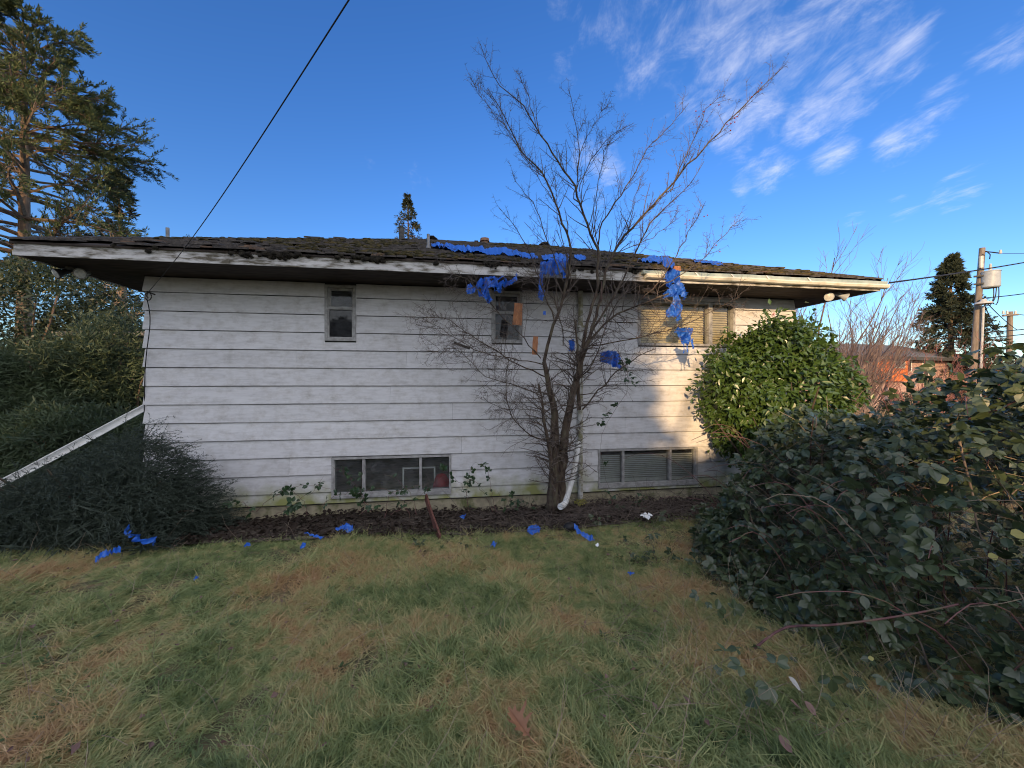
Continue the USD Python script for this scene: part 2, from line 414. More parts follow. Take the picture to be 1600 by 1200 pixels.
leaf_mat('cedar_spray', [(.2, (.034, .050, .026)), (.5, (.080, .105, .044)), (.85, (.16, .175, .065))], .6, .2, .3, nscale=.9, nmix=.6)
leaf_mat('laurel_leaf', [(.2, (.020, .030, .014)), (.55, (.058, .070, .025)), (.85, (.14, .14, .045))], .5, .15, .4, nscale=.8, nmix=.6)
leaf_mat('hedge_leaf', [(.2, (.010, .016, .008)), (.85, (.035, .05, .018))], .6, .0, .3)
leaf_mat('dry_leaf', [(.1, (.030, .020, .014)), (.40, (.085, .055, .038)), (.68, (.19, .13, .09)), (.86, (.42, .34, .26)), (1.0, (.60, .52, .44))], .7, .1, .3, nmix=.1)
leaf_mat('yellow_leaf', [(.1, (.30, .27, .08)), (.9, (.42, .40, .16))], .5, .3, .4)
leaf_mat('oak_leaf', [(.1, (.22, .10, .05)), (.9, (.36, .19, .105))], .5, .25, .4)
leaf_mat('pale_leaf', [(.1, (.40, .38, .36)), (.9, (.62, .60, .58))], .5, .2, .4)
leaf_mat('brown_leaf', [(.1, (.17, .10, .085)), (.9, (.26, .17, .14))], .6, .2, .4)


def grass_mat():
    n = {'g': ('geometry', {}), 'n': ('noise_texture', {'scale': .95, 'detail': 4.0, 'roughness': .62}), 'n5': ('noise_texture', {'scale': 9.0, 'detail': 4.0, 'roughness': .7}),
         'mf': ('mix_float', {'fac': .40}), 'mr': ('map_range', {'from_min': .345, 'from_max': .545}), 'mf2': ('mix_float', {'fac': .48}),
         'rg': ('rgb_ramp', {'ramp': [(.0, (.045, .065, .028)), (.18, (.14, .185, .065)), (.34, (.25, .28, .11)), (.47, (.39, .34, .15)), (.60, (.42, .285, .135)), (.76, (.36, .215, .105)), (.88, (.64, .48, .28)), (1.0, (.97, .88, .66))]}),
         'p': ('principled_bsdf', {'roughness': .55, 'specular_ior_level': .35}), 't': ('translucent_bsdf', {}), 'm': ('mix_closure', {'fac': .25})}
    l = [('g.position', 'n.vector'), ('g.position', 'n5.vector'), ('n.fac', 'mf.a'), ('n5.fac', 'mf.b'), ('mf.result', 'mr.value'), ('mr.result', 'mf2.a'), ('g.random_per_island', 'mf2.b'),
         ('mf2.result', 'rg.fac'), ('rg.color', 'p.base_color'), ('rg.color', 't.color'), ('p.BSDF', 'm.closure1'), ('t.BSDF', 'm.closure2')]
    mat('grass_blade', n, l, surface='m.closure')


grass_mat()
noise_mat('lawn_soil', (.030, .028, .014), (.085, .075, .035), 6, 1.0, 8, .8, 50, third=(.15, .10, .05))

# ------------------------------------------------------------------ ground
A0 = math.radians(8.57)
d2 = np.array([math.cos(A0), math.sin(A0)])
n2 = np.array([math.sin(A0), -math.cos(A0)])
L0 = np.array([-5.20, 5.45])
LS, DEP = 10.45, 7.4         # length and depth of the house
d3, n3 = np.array([*d2, 0]), np.array([*n2, 0])


def so(x, y):
    """House coordinates: metres along the wall, metres out in front of it."""
    q = np.stack([np.asarray(x, float) - L0[0], np.asarray(y, float) - L0[1]], -1)
    return q @ d2, q @ n2


def ground(x, y):
    x, y = np.asarray(x, float), np.asarray(y, float)
    z = .075 - .08 * np.clip(y, -6, 6.2)
    p = np.stack([x, y, np.zeros_like(x)], -1)
    z = z + .10 * (meshkit.noise(p * .55, 3) - .5) + .09 * (meshkit.noise(p * 1.9, 5) - .5) * np.clip((6 - np.abs(y)) / 2, 0, 1)
    s, o = so(x, y)
    bed = np.clip((1.28 - o) / .16, 0, 1) * np.clip((o + 1) / .5, 0, 1) * np.clip((s + .6) / .5, 0, 1) * np.clip((LS + 1 - s) / .5, 0, 1)
    z = z - .05 * bed
    return z


def grid_coords(lo, hi, step, far):
    a = list(np.arange(lo, hi + 1e-6, step))
    k, s = hi, step
    while k < far:
        s *= 1.5
        k += s
        a.append(k)
    k, s = lo, step
    while k > -far:
        s *= 1.5
        k -= s
        a.insert(0, k)
    return np.array(a)


gx, gy = grid_coords(-8, 8, .08, 700), grid_coords(-1, 8, .08, 900)
GX, GY = np.meshgrid(gx, gy, indexing='ij')
GZ = ground(GX, GY)
fine_ = (np.abs(GX) < 8) & (GY > -1) & (GY < 8)
GZ = GZ + np.where(fine_, .03 * (meshkit.fbm(np.stack([GX, GY, GX * 0], -1) * 6, 3, 9) - .5), 0)
V = np.stack([GX, GY, GZ], -1).reshape(-1, 3)
ni, nj = GX.shape
ii, jj = np.meshgrid(np.arange(ni - 1), np.arange(nj - 1), indexing='ij')
a = ii * nj + jj
q = np.stack([a, a + nj, a + nj + 1, a + 1], -1).reshape(-1, 4)
obj('ground', (V, np.vstack([q[:, [0, 1, 2]], q[:, [0, 2, 3]]])), 'lawn_soil', smooth=True, kind='structure')

# planting bed strip in front of the wall
ss, oo = np.meshgrid(np.linspace(-.4, LS + .6, 140), np.linspace(.0, 1.27, 18), indexing='ij')
edge = 1 + .10 * (meshkit.noise(np.stack([ss * 1.3, ss * 0, ss * 0], -1), 7) - .5)
bx_ = L0[0] + ss * d2[0] + oo * edge * n2[0]
by_ = L0[1] + ss * d2[1] + oo * edge * n2[1]
bz_ = ground(bx_, by_) + .025 + .05 * meshkit.fbm(np.stack([bx_, by_, bx_ * 0], -1) * 5, 4, 2) * np.sin(np.clip(oo / 1.27, 0, 1) * np.pi) ** .4
a = (np.arange(139)[:, None] * 18 + np.arange(17)[None]).ravel()
q = np.stack([a, a + 18, a + 19, a + 1], -1)
obj('planting_bed', (np.stack([bx_, by_, bz_], -1).reshape(-1, 3), np.vstack([q[:, [0, 1, 2]], q[:, [0, 2, 3]]])), 'soil', smooth=True, kind='structure')


def bedz(x, y):
    return ground(x, y) + .045


# ------------------------------------------------------------------ the house
def hw(s, o, z):
    s, o, z = np.broadcast_arrays(np.asarray(s, float), np.asarray(o, float), np.asarray(z, float))
    return np.stack([L0[0] + s * d2[0] + o * n2[0], L0[1] + s * d2[1] + o * n2[1], z], -1)


def wall_hit(px, py, o=0.0):
    """Where the line of sight through a pixel meets the vertical plane o metres out from the wall: (s, z)."""
    r = np.array([(px - CX) / FPX, 1.0])
    t = (o + L0 @ n2) / (r @ n2)
    p = r * t
    return float((p - L0) @ d2), float(H + (HY - py) / FPX * t)


BOXF = np.array([[0, 2, 3], [0, 3, 1], [4, 5, 7], [4, 7, 6], [0, 1, 5], [0, 5, 4], [2, 6, 7], [2, 7, 3], [0, 4, 6], [0, 6, 2], [1, 3, 7], [1, 7, 5]])


def hbox(s0, s1, o0, o1, z0, z1):
    c = np.array([[s, o, z] for s in (s0, s1) for o in (o0, o1) for z in (z0, z1)])
    v = hw(c[:, 0], c[:, 1], c[:, 2])
    m = trimesh.Trimesh(v, BOXF, process=False)
    m.fix_normals()
    return m


rng = np.random.default_rng(11)
house = thing('house', 'weathered off-white clapboard house with mossy low hip roof and torn blue tarp scraps on it', 'house', (*(L0), -.25))
ZB = H - 1.84                # lower edge of the siding
LINES = [ZB] + [ZB + .17 + .268 * k for k in range(0, 13)]
ZT = H + 1.519               # soffit
OV = .806

# windows measured on the photograph: (left, top, right, bottom) pixels on the wall plane
WIN = {}
for nm, (x0, y0, x1, y1) in {'u1': (508, 443, 557, 533), 'u2': (768, 452, 816, 536.5), 'u3': (996, 468, 1147, 541), 'l1': (518, 712, 705, 771), 'l2': (934, 700, 1089, 756)}.items():
    s0, _ = wall_hit(x0, y0)
    s1, _ = wall_hit(x1, y0)
    xm = (x0 + x1) / 2
    z1 = wall_hit(xm, y0)[1]
    z0 = wall_hit(xm, y1)[1]
    WIN[nm] = (s0, z0, s1, z1)
WIN['u3'] = (*WIN['u3'][:3], H + 1.40)
WIN['u1'] = (*WIN['u1'][:3], H + 1.47)
WIN['u2'] = (*WIN['u2'][:3], H + 1.47)

# walls behind the siding
holes = shapely.unary_union([sbox(s0, z0, s1, z1) for s0, z0, s1, z1 in WIN.values()])
front = sbox(0.0, ZB - .02, LS, ZT - .005).difference(holes)
wm = MB()
for poly in getattr(front, 'geoms', [front]):
    m = trimesh.creation.extrude_polygon(poly, .11, engine='earcut')
    v = np.array(m.vertices)
    m2 = trimesh.Trimesh(hw(v[:, 0], -.13 + v[:, 2], v[:, 1]), m.faces, process=False)
    m2.fix_normals()
    wm.add(m2)
wm.add(hbox(0, .11, -DEP + .11, -.1305, ZB - .02, ZT - .005))
wm.add(hbox(LS - .11, LS, -DEP + .11, -.1305, ZB - .02, ZT - .005))
wm.add(hbox(0, LS, -DEP, -DEP + .1095, ZB - .02, ZT - .005))
obj('wall', wm.mesh(), 'sheathing', house)
obj('floor', hbox(.112, LS - .112, -DEP + .112, -.132, 1.02, 1.28), 'interior', house)
obj('partition', hbox(.112, LS - .112, -3.6, -3.5, ZB, ZT - .01), 'interior', house)
obj('foundation', hbox(.02, LS - .02, -DEP + .02, -.02, -1.0, ZB - .022), 'concrete', house)


def board(o0, d, nn, s0, s1, z0, z1, flare0=0, flare1=0, warp=0.0):
    """One lap siding board on a wall frame: bottom edge proud, top edge tucked behind the next."""
    k = max(2, int((s1 - s0) / .6) + 1)
    t = np.linspace(0, 1, k)
    rows = []
    for (oo_, zz_, fl) in ((-.0005, z0 + .010, 1), (.024, z0 + .006, 1), (.0265, z0 + .013, .95), (.004, z1 - .002, 0), (-.0005, z1 - .002, 0)):
        s = s0 - flare0 * fl + t * (s1 - s0 + (flare0 + flare1) * fl)
        w = warp * np.sin(t * 9 + z0 * 7)
        rows.append(o0 + d * s[:, None] + nn * (oo_ + w * (fl > .5))[:, None] + np.array([0, 0, 1.]) * (zz_ + w)[:, None])
    V = np.stack(rows, 1).reshape(-1, 3)
    f = []
    m = 5
    for i in range(k - 1):
        for j in range(m):
            a, b = i * m + j, i * m + (j + 1) % m
            f += [[a, b, b + m], [a, b + m, a + m]]
    e = (k - 1) * m
    f += [[0, 2, 1], [0, 3, 2], [0, 4, 3], [e, e + 1, e + 2], [e, e + 2, e + 3], [e, e + 3, e + 4]]
    m_ = trimesh.Trimesh(V, f, process=False)
    m_.fix_normals()
    return m_


o3 = np.array([*L0, 0.0])
joints = {2: [1.9, 6.3], 3: [4.45], 4: [7.2], 5: [4.3], 6: [3.35, 8.3], 7: [5.2], 8: [2.0, 3.6], 9: [6.9], 10: [3.0], 11: [8.0], 12: [5.0], 1: [7.6]}
for i in range(len(LINES)):
    z0 = LINES[i]
    z1 = LINES[i + 1] if i + 1 < len(LINES) else ZT - .03
    if z0 > ZT - .05:
        break
    z1 = min(z1, ZT - .022)
    cuts = [(0.0, LS)]
    for (w0, wz0, w1, wz1) in WIN.values():
        if wz0 < z1 - .02 and wz1 > z0 + .02:
            if wz0 > z0 + .035 or wz1 < z1 - .035:   # the board is notched round the window: split it at the opening's height
                lowz, hiz = max(z0, wz0), min(z1, wz1)
                if wz0 > z0 + .035:
                    obj('siding_board', board(o3, d3, n3, w0 - .001, w1 + .001, z0, wz0 - .018), 'siding_paint', house)
                if wz1 < z1 - .035:
                    obj('siding_board', board(o3, d3, n3, w0 - .001, w1 + .001, wz1, z1), 'siding_paint', house)
            cuts = [c for a, b in cuts for c in ((a, min(b, w0)), (max(a, w1), b)) if c[1] - c[0] > .03]
    for j in joints.get(i, []):
        cuts = [c for a, b in cuts for c in (((a, j - .0015), (j + .0015, b)) if a + .2 < j < b - .2 else ((a, b),))]
    for a, b in cuts:
        obj('siding_board', board(o3, d3, n3, a, b, z0, z1, .022 if a == 0 else 0, .022 if b == LS else 0, warp=.0018), 'siding_paint', house)
    for o_, d_, n_ in ((o3, -n3, -d3), (o3 + d3 * LS, -n3, d3)):
        obj('siding_board', board(o_, d_, n_, 0.0, DEP, z0, z1, .02, .02), 'siding_paint', house)


# windows
def ring(s0, z0, s1, z1, w, o0, o1, wb=None):
    wb = wb or w
    b = MB()
    b.add(hbox(s0, s0 + w, o0, o1, z0, z1)).add(hbox(s1 - w, s1, o0, o1, z0, z1))
    b.add(hbox(s0 + w, s1 - w, o0, o1 - .002, z1 - w, z1)).add(hbox(s0 + w, s1 - w, o0, o1 - .002, z0, z0 + wb))
    return b.mesh()


def window(key, label, w=.045):
    s0, z0, s1, z1 = WIN[key]
    x = UsdGeom.Xform.Define(stage, str(house.GetPath()) + '/' + numbered(str(house.GetPath()), 'window')).GetPrim()
    x.SetCustomDataByKey('label', label)
    obj('frame', ring(s0 + .002, z0 + .002, s1 - .002, z1 - .002, w, -.10, .030), 'window_frame', x)
    return x, s0 + w, z0 + w, s1 - w, z1 - w


def pane(x, s0, z0, s1, z1, o, m='glass'):
    c = hbox(s0, s1, o, o + .005, z0, z1)
    obj('pane', c, m, x)


def vpx(key, px):
    return wall_hit(px, 500)[0]


for key, lb in (('u1', 'narrow two-pane window near the left end of the house, bottom pane screened'), ('u2', 'narrow two-pane window behind the thorny tree')):
    x, a, b, c, e = window(key, lb, .038)
    zm = H + 1.12
    obj('sash', ring(a + .002, b + .002, c - .002, zm - .002, .022, -.05, .012), 'window_frame', x)
    obj('sash', ring(a + .002, zm + .002, c - .002, e - .002, .034, -.075, -.035), 'window_frame', x)
    obj('mullion', hbox(a + .001, c - .001, -.034, .022, zm - .018, zm + .016), 'window_frame', x)
    pane(x, a + .03, zm + .03, c - .03, e - .03, -.055)
    pane(x, a + .023, b + .023, c - .023, zm - .024, -.02)
    obj('insect_screen', hbox(a + .023, c - .023, -.0125, -.0115, b + .023, zm - .024), 'glass_screen', x)

x, a, b, c, e = window('u3', 'wide window in sunlight with lowered blinds', .04)
m1 = vpx('u3', 1109)
obj('mullion', hbox(m1 - .035, m1 + .035, -.09, .022, b, e), 'window_frame', x)
pane(x, a, b, m1 - .035, e, -.05)
pane(x, m1 + .035, b, c, e, -.05)
for k in range(int((e - b - .02) / .042)):
    zz = b + .02 + k * .042
    for (sa, sb) in ((a + .01, m1 - .045), (m1 + .045, c - .01)):
        v = np.array([[sa, -.135, zz + .036], [sb, -.135, zz + .036], [sb, -.112, zz], [sa, -.112, zz], [sa, -.133, zz + .038], [sb, -.133, zz + .038], [sb, -.110, zz + .002], [sa, -.110, zz + .002]])
        f = [[0, 1, 2], [0, 2, 3], [4, 6, 5], [4, 7, 6], [0, 4, 5], [0, 5, 1], [3, 2, 6], [3, 6, 7]]
        obj('blind_slat', (hw(v[:, 0], v[:, 1], v[:, 2]), f), 'blind', x)

x, a, b, c, e = window('l1', 'wide bare basement window half hidden by brambles', .034)
for px in (568, 657):
    m1 = vpx('l1', px)
    obj('mullion', hbox(m1 - .019, m1 + .019, -.08, .02, b, e), 'window_frame', x)
pane(x, a, b, c, e, -.045)
obj('sill', hbox(WIN['l1'][0] - .0, WIN['l1'][2], .0265, .05, WIN['l1'][1] - .035, WIN['l1'][1] + .001), 'window_frame', x)
x, a, b, c, e = window('l2', 'wide basement window with white slatted blinds inside', .034)
ms = [vpx('l2', 973.5), vpx('l2', 1047)]
for m1 in ms:
    obj('mullion', hbox(m1 - .019, m1 + .019, -.08, .02, b, e), 'window_frame', x)
pane(x, a, b, c, e, -.045)
obj('sill', hbox(WIN['l2'][0], WIN['l2'][2], .0265, .05, WIN['l2'][1] - .035, WIN['l2'][1] + .001), 'window_frame', x)
for k in range(12):
    zz = b + .075 + k * .033
    v = np.array([[a + .005, -.100, zz + .017], [c - .005, -.100, zz + .017], [c - .005, -.078, zz], [a + .005, -.078, zz]])
    v = np.vstack([v, v + np.array([0, .002, .002])])
    f = [[0, 1, 2], [0, 2, 3], [4, 6, 5], [4, 7, 6], [0, 4, 5], [0, 5, 1], [3, 2, 6], [3, 6, 7]]
    obj('blind_slat', (hw(v[:, 0], v[:, 1], v[:, 2]), f), 'blind_white', x)
obj('blind_rail', hbox(a + .005, c - .005, -.105, -.08, b + .005, b + .06), 'blind_white', x)

# soffit, fascia
TP = .4167
ZE = ZT + .138
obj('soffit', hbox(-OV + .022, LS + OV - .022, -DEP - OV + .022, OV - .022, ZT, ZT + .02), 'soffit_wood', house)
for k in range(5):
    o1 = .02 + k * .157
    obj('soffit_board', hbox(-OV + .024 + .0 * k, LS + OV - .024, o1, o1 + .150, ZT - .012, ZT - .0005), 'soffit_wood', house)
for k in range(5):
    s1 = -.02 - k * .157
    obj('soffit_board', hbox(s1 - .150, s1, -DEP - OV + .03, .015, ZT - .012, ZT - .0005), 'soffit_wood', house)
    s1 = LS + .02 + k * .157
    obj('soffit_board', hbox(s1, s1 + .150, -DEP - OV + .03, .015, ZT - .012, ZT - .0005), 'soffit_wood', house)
fj = [-OV, 1.52, 5.1, LS + OV]
for a_, b_ in zip(fj[:-1], fj[1:]):
    obj('fascia', hbox(a_ + .002, b_ - .002, OV - .02, OV, ZT - .022, ZE - .012), 'fascia_paint', house)
    obj('trim', hbox(a_ + .002, b_ - .002, OV + .0005, OV + .014, ZT - .026, ZT + .028), 'fascia_paint', house)
obj('fascia', hbox(-OV, -OV + .02, -DEP - OV, OV - .021, ZT - .022, ZE - .012), 'fascia_paint', house)
obj('fascia', hbox(LS + OV - .02, LS + OV, -DEP - OV, OV - .021, ZT - .022, ZE - .012), 'fascia_paint', house)
obj('fascia', hbox(-OV, LS + OV, -DEP - OV - .021, -DEP - OV - .001, ZT - .022, ZE - .012), 'fascia_paint', house)

# roof deck: a hip roof
HALF = (DEP + 2 * OV) / 2
e0, e1 = .02, 0
zr = ZE + TP * HALF
c = [(-OV - e0, OV + e0, ZE), (LS + OV + e0, OV + e0, ZE), (LS + OV + e0, -DEP - OV - e0, ZE), (-OV - e0, -DEP - OV - e0, ZE), (-OV + HALF, OV - HALF, zr), (LS + OV - HALF, OV - HALF, zr)]
c = np.array(c)
top = hw(c[:, 0], c[:, 1], c[:, 2])
bot = top.copy()
bot[:4, 2] -= .022
bot[4:, 2] -= .05
rf = [[0, 1, 5], [0, 5, 4], [1, 2, 5], [2, 3, 4], [2, 4, 5], [3, 0, 4]]
F = rf + [[a + 6, c_ + 6, b + 6] for a, b, c_ in rf] + [f for a, b in ((0, 1), (1, 2), (2, 3), (3, 0)) for f in ([a, a + 6, b + 6], [a, b + 6, b])]
roof_deck = obj('roof', (np.vstack([top, bot]), F), 'soffit_wood', house)


def roofz(s, o):
    q = np.minimum(np.minimum(OV - o, o + DEP + OV), np.minimum(s + OV, LS + OV - s))
    return ZE + TP * q


def roof_hit(px, py):
    r = np.array([(px - CX) / FPX, 1.0])
    Y = np.linspace(3.5, 14, 3000)
    p = Y[:, None] * r
    s, o = so(p[:, 0], p[:, 1])
    z = H + (HY - py) / FPX * Y
    below = z - roofz(s, o)
    k = np.argmax((below[1:] <= 0) & (below[:-1] > 0) & (o[1:] < OV + .3))
    if k == 0:
        k = np.argmin(np.abs(below) + 10 * (o > OV))
    return np.array([p[k, 0], p[k, 1], roofz(s[k], o[k])])


def shakes(origin_s, origin_o, along, inward, length, rows, rng, hip=True):
    """Boxes of split shakes on one roof plane. along, inward: unit directions in (s, o)."""
    ca, sa = 1 / math.hypot(1, TP), TP / math.hypot(1, TP)
    out, info = [], []
    for r in range(rows):
        t0 = r * .185 - .05
        qh = max(t0 * ca, 0) if hip else 0
        s = qh - .02
        sag = 0
        while s < length - qh:
            w = rng.uniform(.09, .24)
            s1 = min(s + w, length - qh + .02)
            if rng.random() > (.05 if r > 0 else .02) and s1 - s > .04:
                th = rng.uniform(.014, .034)
                jt = rng.normal(0, .014)
                lift = rng.uniform(0, .016) + (.03 if rng.random() < .05 else 0)
                tb, tt = t0 + jt, min(t0 + .40, HALF * math.hypot(1, TP) - .01)
                hb, ht = .030 + lift, .006
                ang = rng.normal(0, .012)
                crn = []
                for (tq, hq, thk) in ((tb, hb, th), (tt, ht, .006)):
                    for sq in (s + .002, s1 - .002):
                        for dh in (0, thk):
                            tq2 = tq + (sq - s) * ang
                            if hip:
                                sq = min(max(sq, tq2 * ca), length - tq2 * ca)
                            crn.append((sq, tq2 * ca - (hq + dh) * sa * 0, ZE + tq2 * sa + (hq + dh)))
                out.append(crn)
                info.append(r)
            s = s1
    C = np.array(out)
    S = origin_s + along[0] * C[..., 0] + inward[0] * C[..., 1]
    O = origin_o + along[1] * C[..., 0] + inward[1] * C[..., 1]
    return hw(S, O, C[..., 2]), np.array(info)


SHF = np.array([[0, 1, 3], [0, 3, 2], [4, 6, 7], [4, 7, 5], [0, 4, 5], [0, 5, 1], [2, 3, 7], [2, 7, 6], [1, 5, 7], [1, 7, 3], [0, 2, 6], [0, 6, 4]])
rng = np.random.default_rng(5)
NR = int(HALF * math.hypot(1, TP) / .185)
Vs, rows_ = shakes(-OV, OV, (1, 0), (0, -1), LS + 2 * OV, NR, rng)
near = np.where(rows_ < 4)[0][:296]
for k in near:
    mm = 'shake_brown' if rng.random() < .10 else 'shake'
    obj('shake', (Vs[k], SHF), mm, roof_deck)
rest = np.setdiff1d(np.arange(len(Vs)), near)
allv = [Vs[rest]]
for args in ((-OV, -DEP - OV, (0, 1), (1, 0), DEP + 2 * OV), (LS + OV, OV, (0, -1), (-1, 0), DEP + 2 * OV), (LS + OV, -DEP - OV, (-1, 0), (0, 1), LS + 2 * OV)):
    v_, _ = shakes(*args, NR, rng)
    allv.append(v_)
# ridge and hip caps
cap = []
for (p0, p1, ridge_) in ((c[4], c[5], 1), (c[0], c[4], .71), (c[1], c[5], .71), (c[2], c[5], .71), (c[3], c[4], .71)):
    ln = np.linalg.norm(p1 - p0)
    k = int(ln / .15)
    for i in range(k):
        a_ = p0 + (p1 - p0) * (i / k)
        b_ = p0 + (p1 - p0) * ((i + 2.3) / k)
        dd = nrm((p1 - p0)[:2])
        sd_ = np.array([-dd[1], dd[0]])
        for sg in (-1, 1):
            w = .13 + rng.normal(0, .01)
            inn, outp = .0, w
            crn = []
            for p, lift in ((a_, .036 + rng.uniform(-.004, .014)), (b_, .030 + rng.uniform(-.004, .006))):
                for u in (inn, outp):
                    for dh in (0, .016):
                        q_ = p[:2] + sd_ * sg * u
                        drop = TP * u * ridge_
                        crn.append((q_[0], q_[1], p[2] + lift + dh - drop))
            cap.append(crn)
cap = np.array(cap)
allv.append(hw(cap[..., 0], cap[..., 1], cap[..., 2]))
allv = np.vstack(allv)
obj('shake_field', flat(allv, SHF), 'shake', roof_deck, kind='stuff')

# moss cushions on the shakes and hanging over the fascia
ico = trimesh.creation.icosphere(subdivisions=1, radius=1)


def lumps(P, size, sq, rng, upv=None):
    N = len(P)
    iv = np.array(ico.vertices)
    nv = 1 + .35 * (rng.random((N, len(iv))) - .5)
    V = P[:, None] + iv[None] * nv[..., None] * size[:, None, None] * np.asarray(sq)
    return V.reshape(-1, 3), (np.array(ico.faces)[None] + (np.arange(N) * len(iv))[:, None, None]).reshape(-1, 3)


N = 1500
s_ = rng.uniform(-OV + .1, LS + OV - .1, N * 3)
q_ = rng.uniform(0, HALF, N * 3) ** 1.0
pp = np.stack([s_, q_, s_ * 0], -1)
keep = (meshkit.noise(pp * .8, 4) > .42) & (s_ + OV > q_) & (LS + OV - s_ > q_)
s_, q_ = s_[keep][:N], q_[keep][:N]
P = hw(s_, OV - q_, ZE + TP * q_ + .045)
obj('moss', lumps(P, rng.uniform(.015, .055, len(P)), (1.3, 1.2, .55), rng), 'moss', roof_deck, smooth=True, kind='stuff')
P = []
for k in range(520):
    s1 = rng.choice([rng.uniform(-OV, LS + OV), rng.normal(1.35, .2), rng.normal(2.05, .12), rng.normal(3.3, .18), rng.normal(4.5, .3), rng.normal(7.3, .15)])
    if meshkit.noise(np.array([[s1 * 2.2, 0, 0]]), 8)[0] < .42:
        continue
    P.append(hw(np.clip(s1, -OV, LS + OV), OV + .012 + rng.uniform(-.01, .025), ZE + .01 - abs(rng.normal(0, .028))))
P = np.array(P)
obj('roof_debris', lumps(P, rng.uniform(.012, .032, len(P)), (1.3, .8, 1.0), rng), 'debris', roof_deck, smooth=True, kind='stuff')

# gutter on the right half
gs0 = wall_hit(1004, 440, OV + .06)[0]
gs1 = LS + OV + .08
prof_g = [(OV + .003, ZE - .008), (OV + .075, ZE - .014), (OV + .080, ZE - .020), (OV + .072, ZE - .062), (OV + .003, ZE - .066)]
prof_c = [(OV + .0142, ZE - .0665), (OV + .082, ZE - .063), (OV + .098, ZE - .070), (OV + .100, ZE - .085), (OV + .086, ZE - .118), (OV + .06, ZE - .128), (OV + .0142, ZE - .128)]


def extr(prof, s0, s1, k=16, sag=.0, rs=0):
    r_ = np.random.default_rng(rs)
    t = np.linspace(0, 1, k)
    m = len(prof)
    V = np.vstack([hw(np.full(m, s0 + (s1 - s0) * u), [p[0] for p in prof], np.array([p[1] for p in prof]) + r_.normal(0, .003)) for u in t])
    f = []
    for i in range(k - 1):
        for j in range(m):
            a, b = i * m + j, i * m + (j + 1) % m
            f += [[a, b, b + m], [a, b + m, a + m]]
    for j in range(1, m - 1):
        f += [[0, j + 1, j], [(k - 1) * m, (k - 1) * m + j, (k - 1) * m + j + 1]]
    m_ = trimesh.Trimesh(V, f, process=False)
    m_.fix_normals()
    return m_


gut = UsdGeom.Xform.Define(stage, str(house.GetPath()) + '/gutter').GetPrim()
obj('gutter_back', extr(prof_g, gs0, gs1 - .02), 'gutter_green', gut)
obj('gutter_lip', extr(prof_c, gs0 + .05, gs1), 'gutter_cream', gut)
for px in (1033, 1086, 1142, 1197, 1262):
    s1 = wall_hit(px, 438, OV + .1)[0]
    v = np.array([[s1, OV + .083, ZE - .018], [s1 + .05, OV + .083, ZE - .070], [s1 + .075, OV + .083, ZE - .070], [s1 + .02, OV + .083, ZE - .018]])
    v2 = v + np.array([0, .008, 0])
    v = np.vstack([v, v2])
    f = [[0, 2, 1], [0, 3, 2], [4, 5, 6], [4, 6, 7], [0, 1, 5], [0, 5, 4], [2, 3, 7], [2, 7, 6], [1, 2, 6], [1, 6, 5], [0, 4, 7], [0, 7, 3]]
    obj('strap', (hw(v[:, 0], v[:, 1], v[:, 2]), f), 'white_pipe', gut)
# broken roof edge boards above the gutter
for (x0, x1, y, m_, h_) in ((1052, 1062, 420, 'shake_orange', .07), (1140, 1182, 430, 'shake_brown', .018), (1150, 1180, 434, 'rust', .03)):
    sa, za = wall_hit(x0, y, OV + .05)
    sb, zb = wall_hit(x1, y + 3, OV + .05)
    obj('broken_shake', hbox(sa, sb, OV - .12, OV + .07, za - h_ / 2, za + h_ / 2), m_, house)

# vents on the roof
def cyl(p0, p1, r0, r1=None, n=14):
    return tubes(np.array([[p0, p1]]), np.array([[r0, r1 or r0]]), n)


def vent(px, ybase, ytop, wpx, m, label, cap_=False, Y=None):
    if Y is None:
        p = roof_hit(px, ybase)
    else:
        p = at(px, ybase, Y)
        s1, o1 = so(p[0], p[1])
        p[2] = roofz(s1, o1)
    r = wpx / 2 / FPX * p[1]
    zt = H + (HY - ytop) / FPX * p[1]
    g = MB()
    if cap_:
        g.add(cyl(p - [0, 0, .05], [p[0], p[1], zt - .06], r * .72)).add(cyl([p[0], p[1], zt - .07], [p[0], p[1], zt], r * 1.0, r * .92))
    else:
        g.add(cyl(p - [0, 0, .05], [p[0], p[1], zt], r)).add(cyl(p + [0, 0, .0], p + np.array([0, 0, .10]), r * 2.2, r * 1.05))
    q_ = obj('roof_vent' if cap_ else 'vent_pipe', g.mesh(), m, house, smooth=30)
    q_.SetCustomDataByKey('label', label)


vent(263, 372, 356.5, 5, 'metal_grey', 'thin vent pipe near the left end of the roof', Y=6.6)
vent(628, 377, 357.5, 8.5, 'metal_dark', 'dark brown flue pipe on the roof ridge', Y=9.4)
vent(669.5, 392, 366.5, 4.6, 'metal_grey', 'grey vent pipe beside the roof tarp')
vent(757.5, 380, 373.5, 15, 'rust', 'low round capped roof vent', True, Y=9.6)


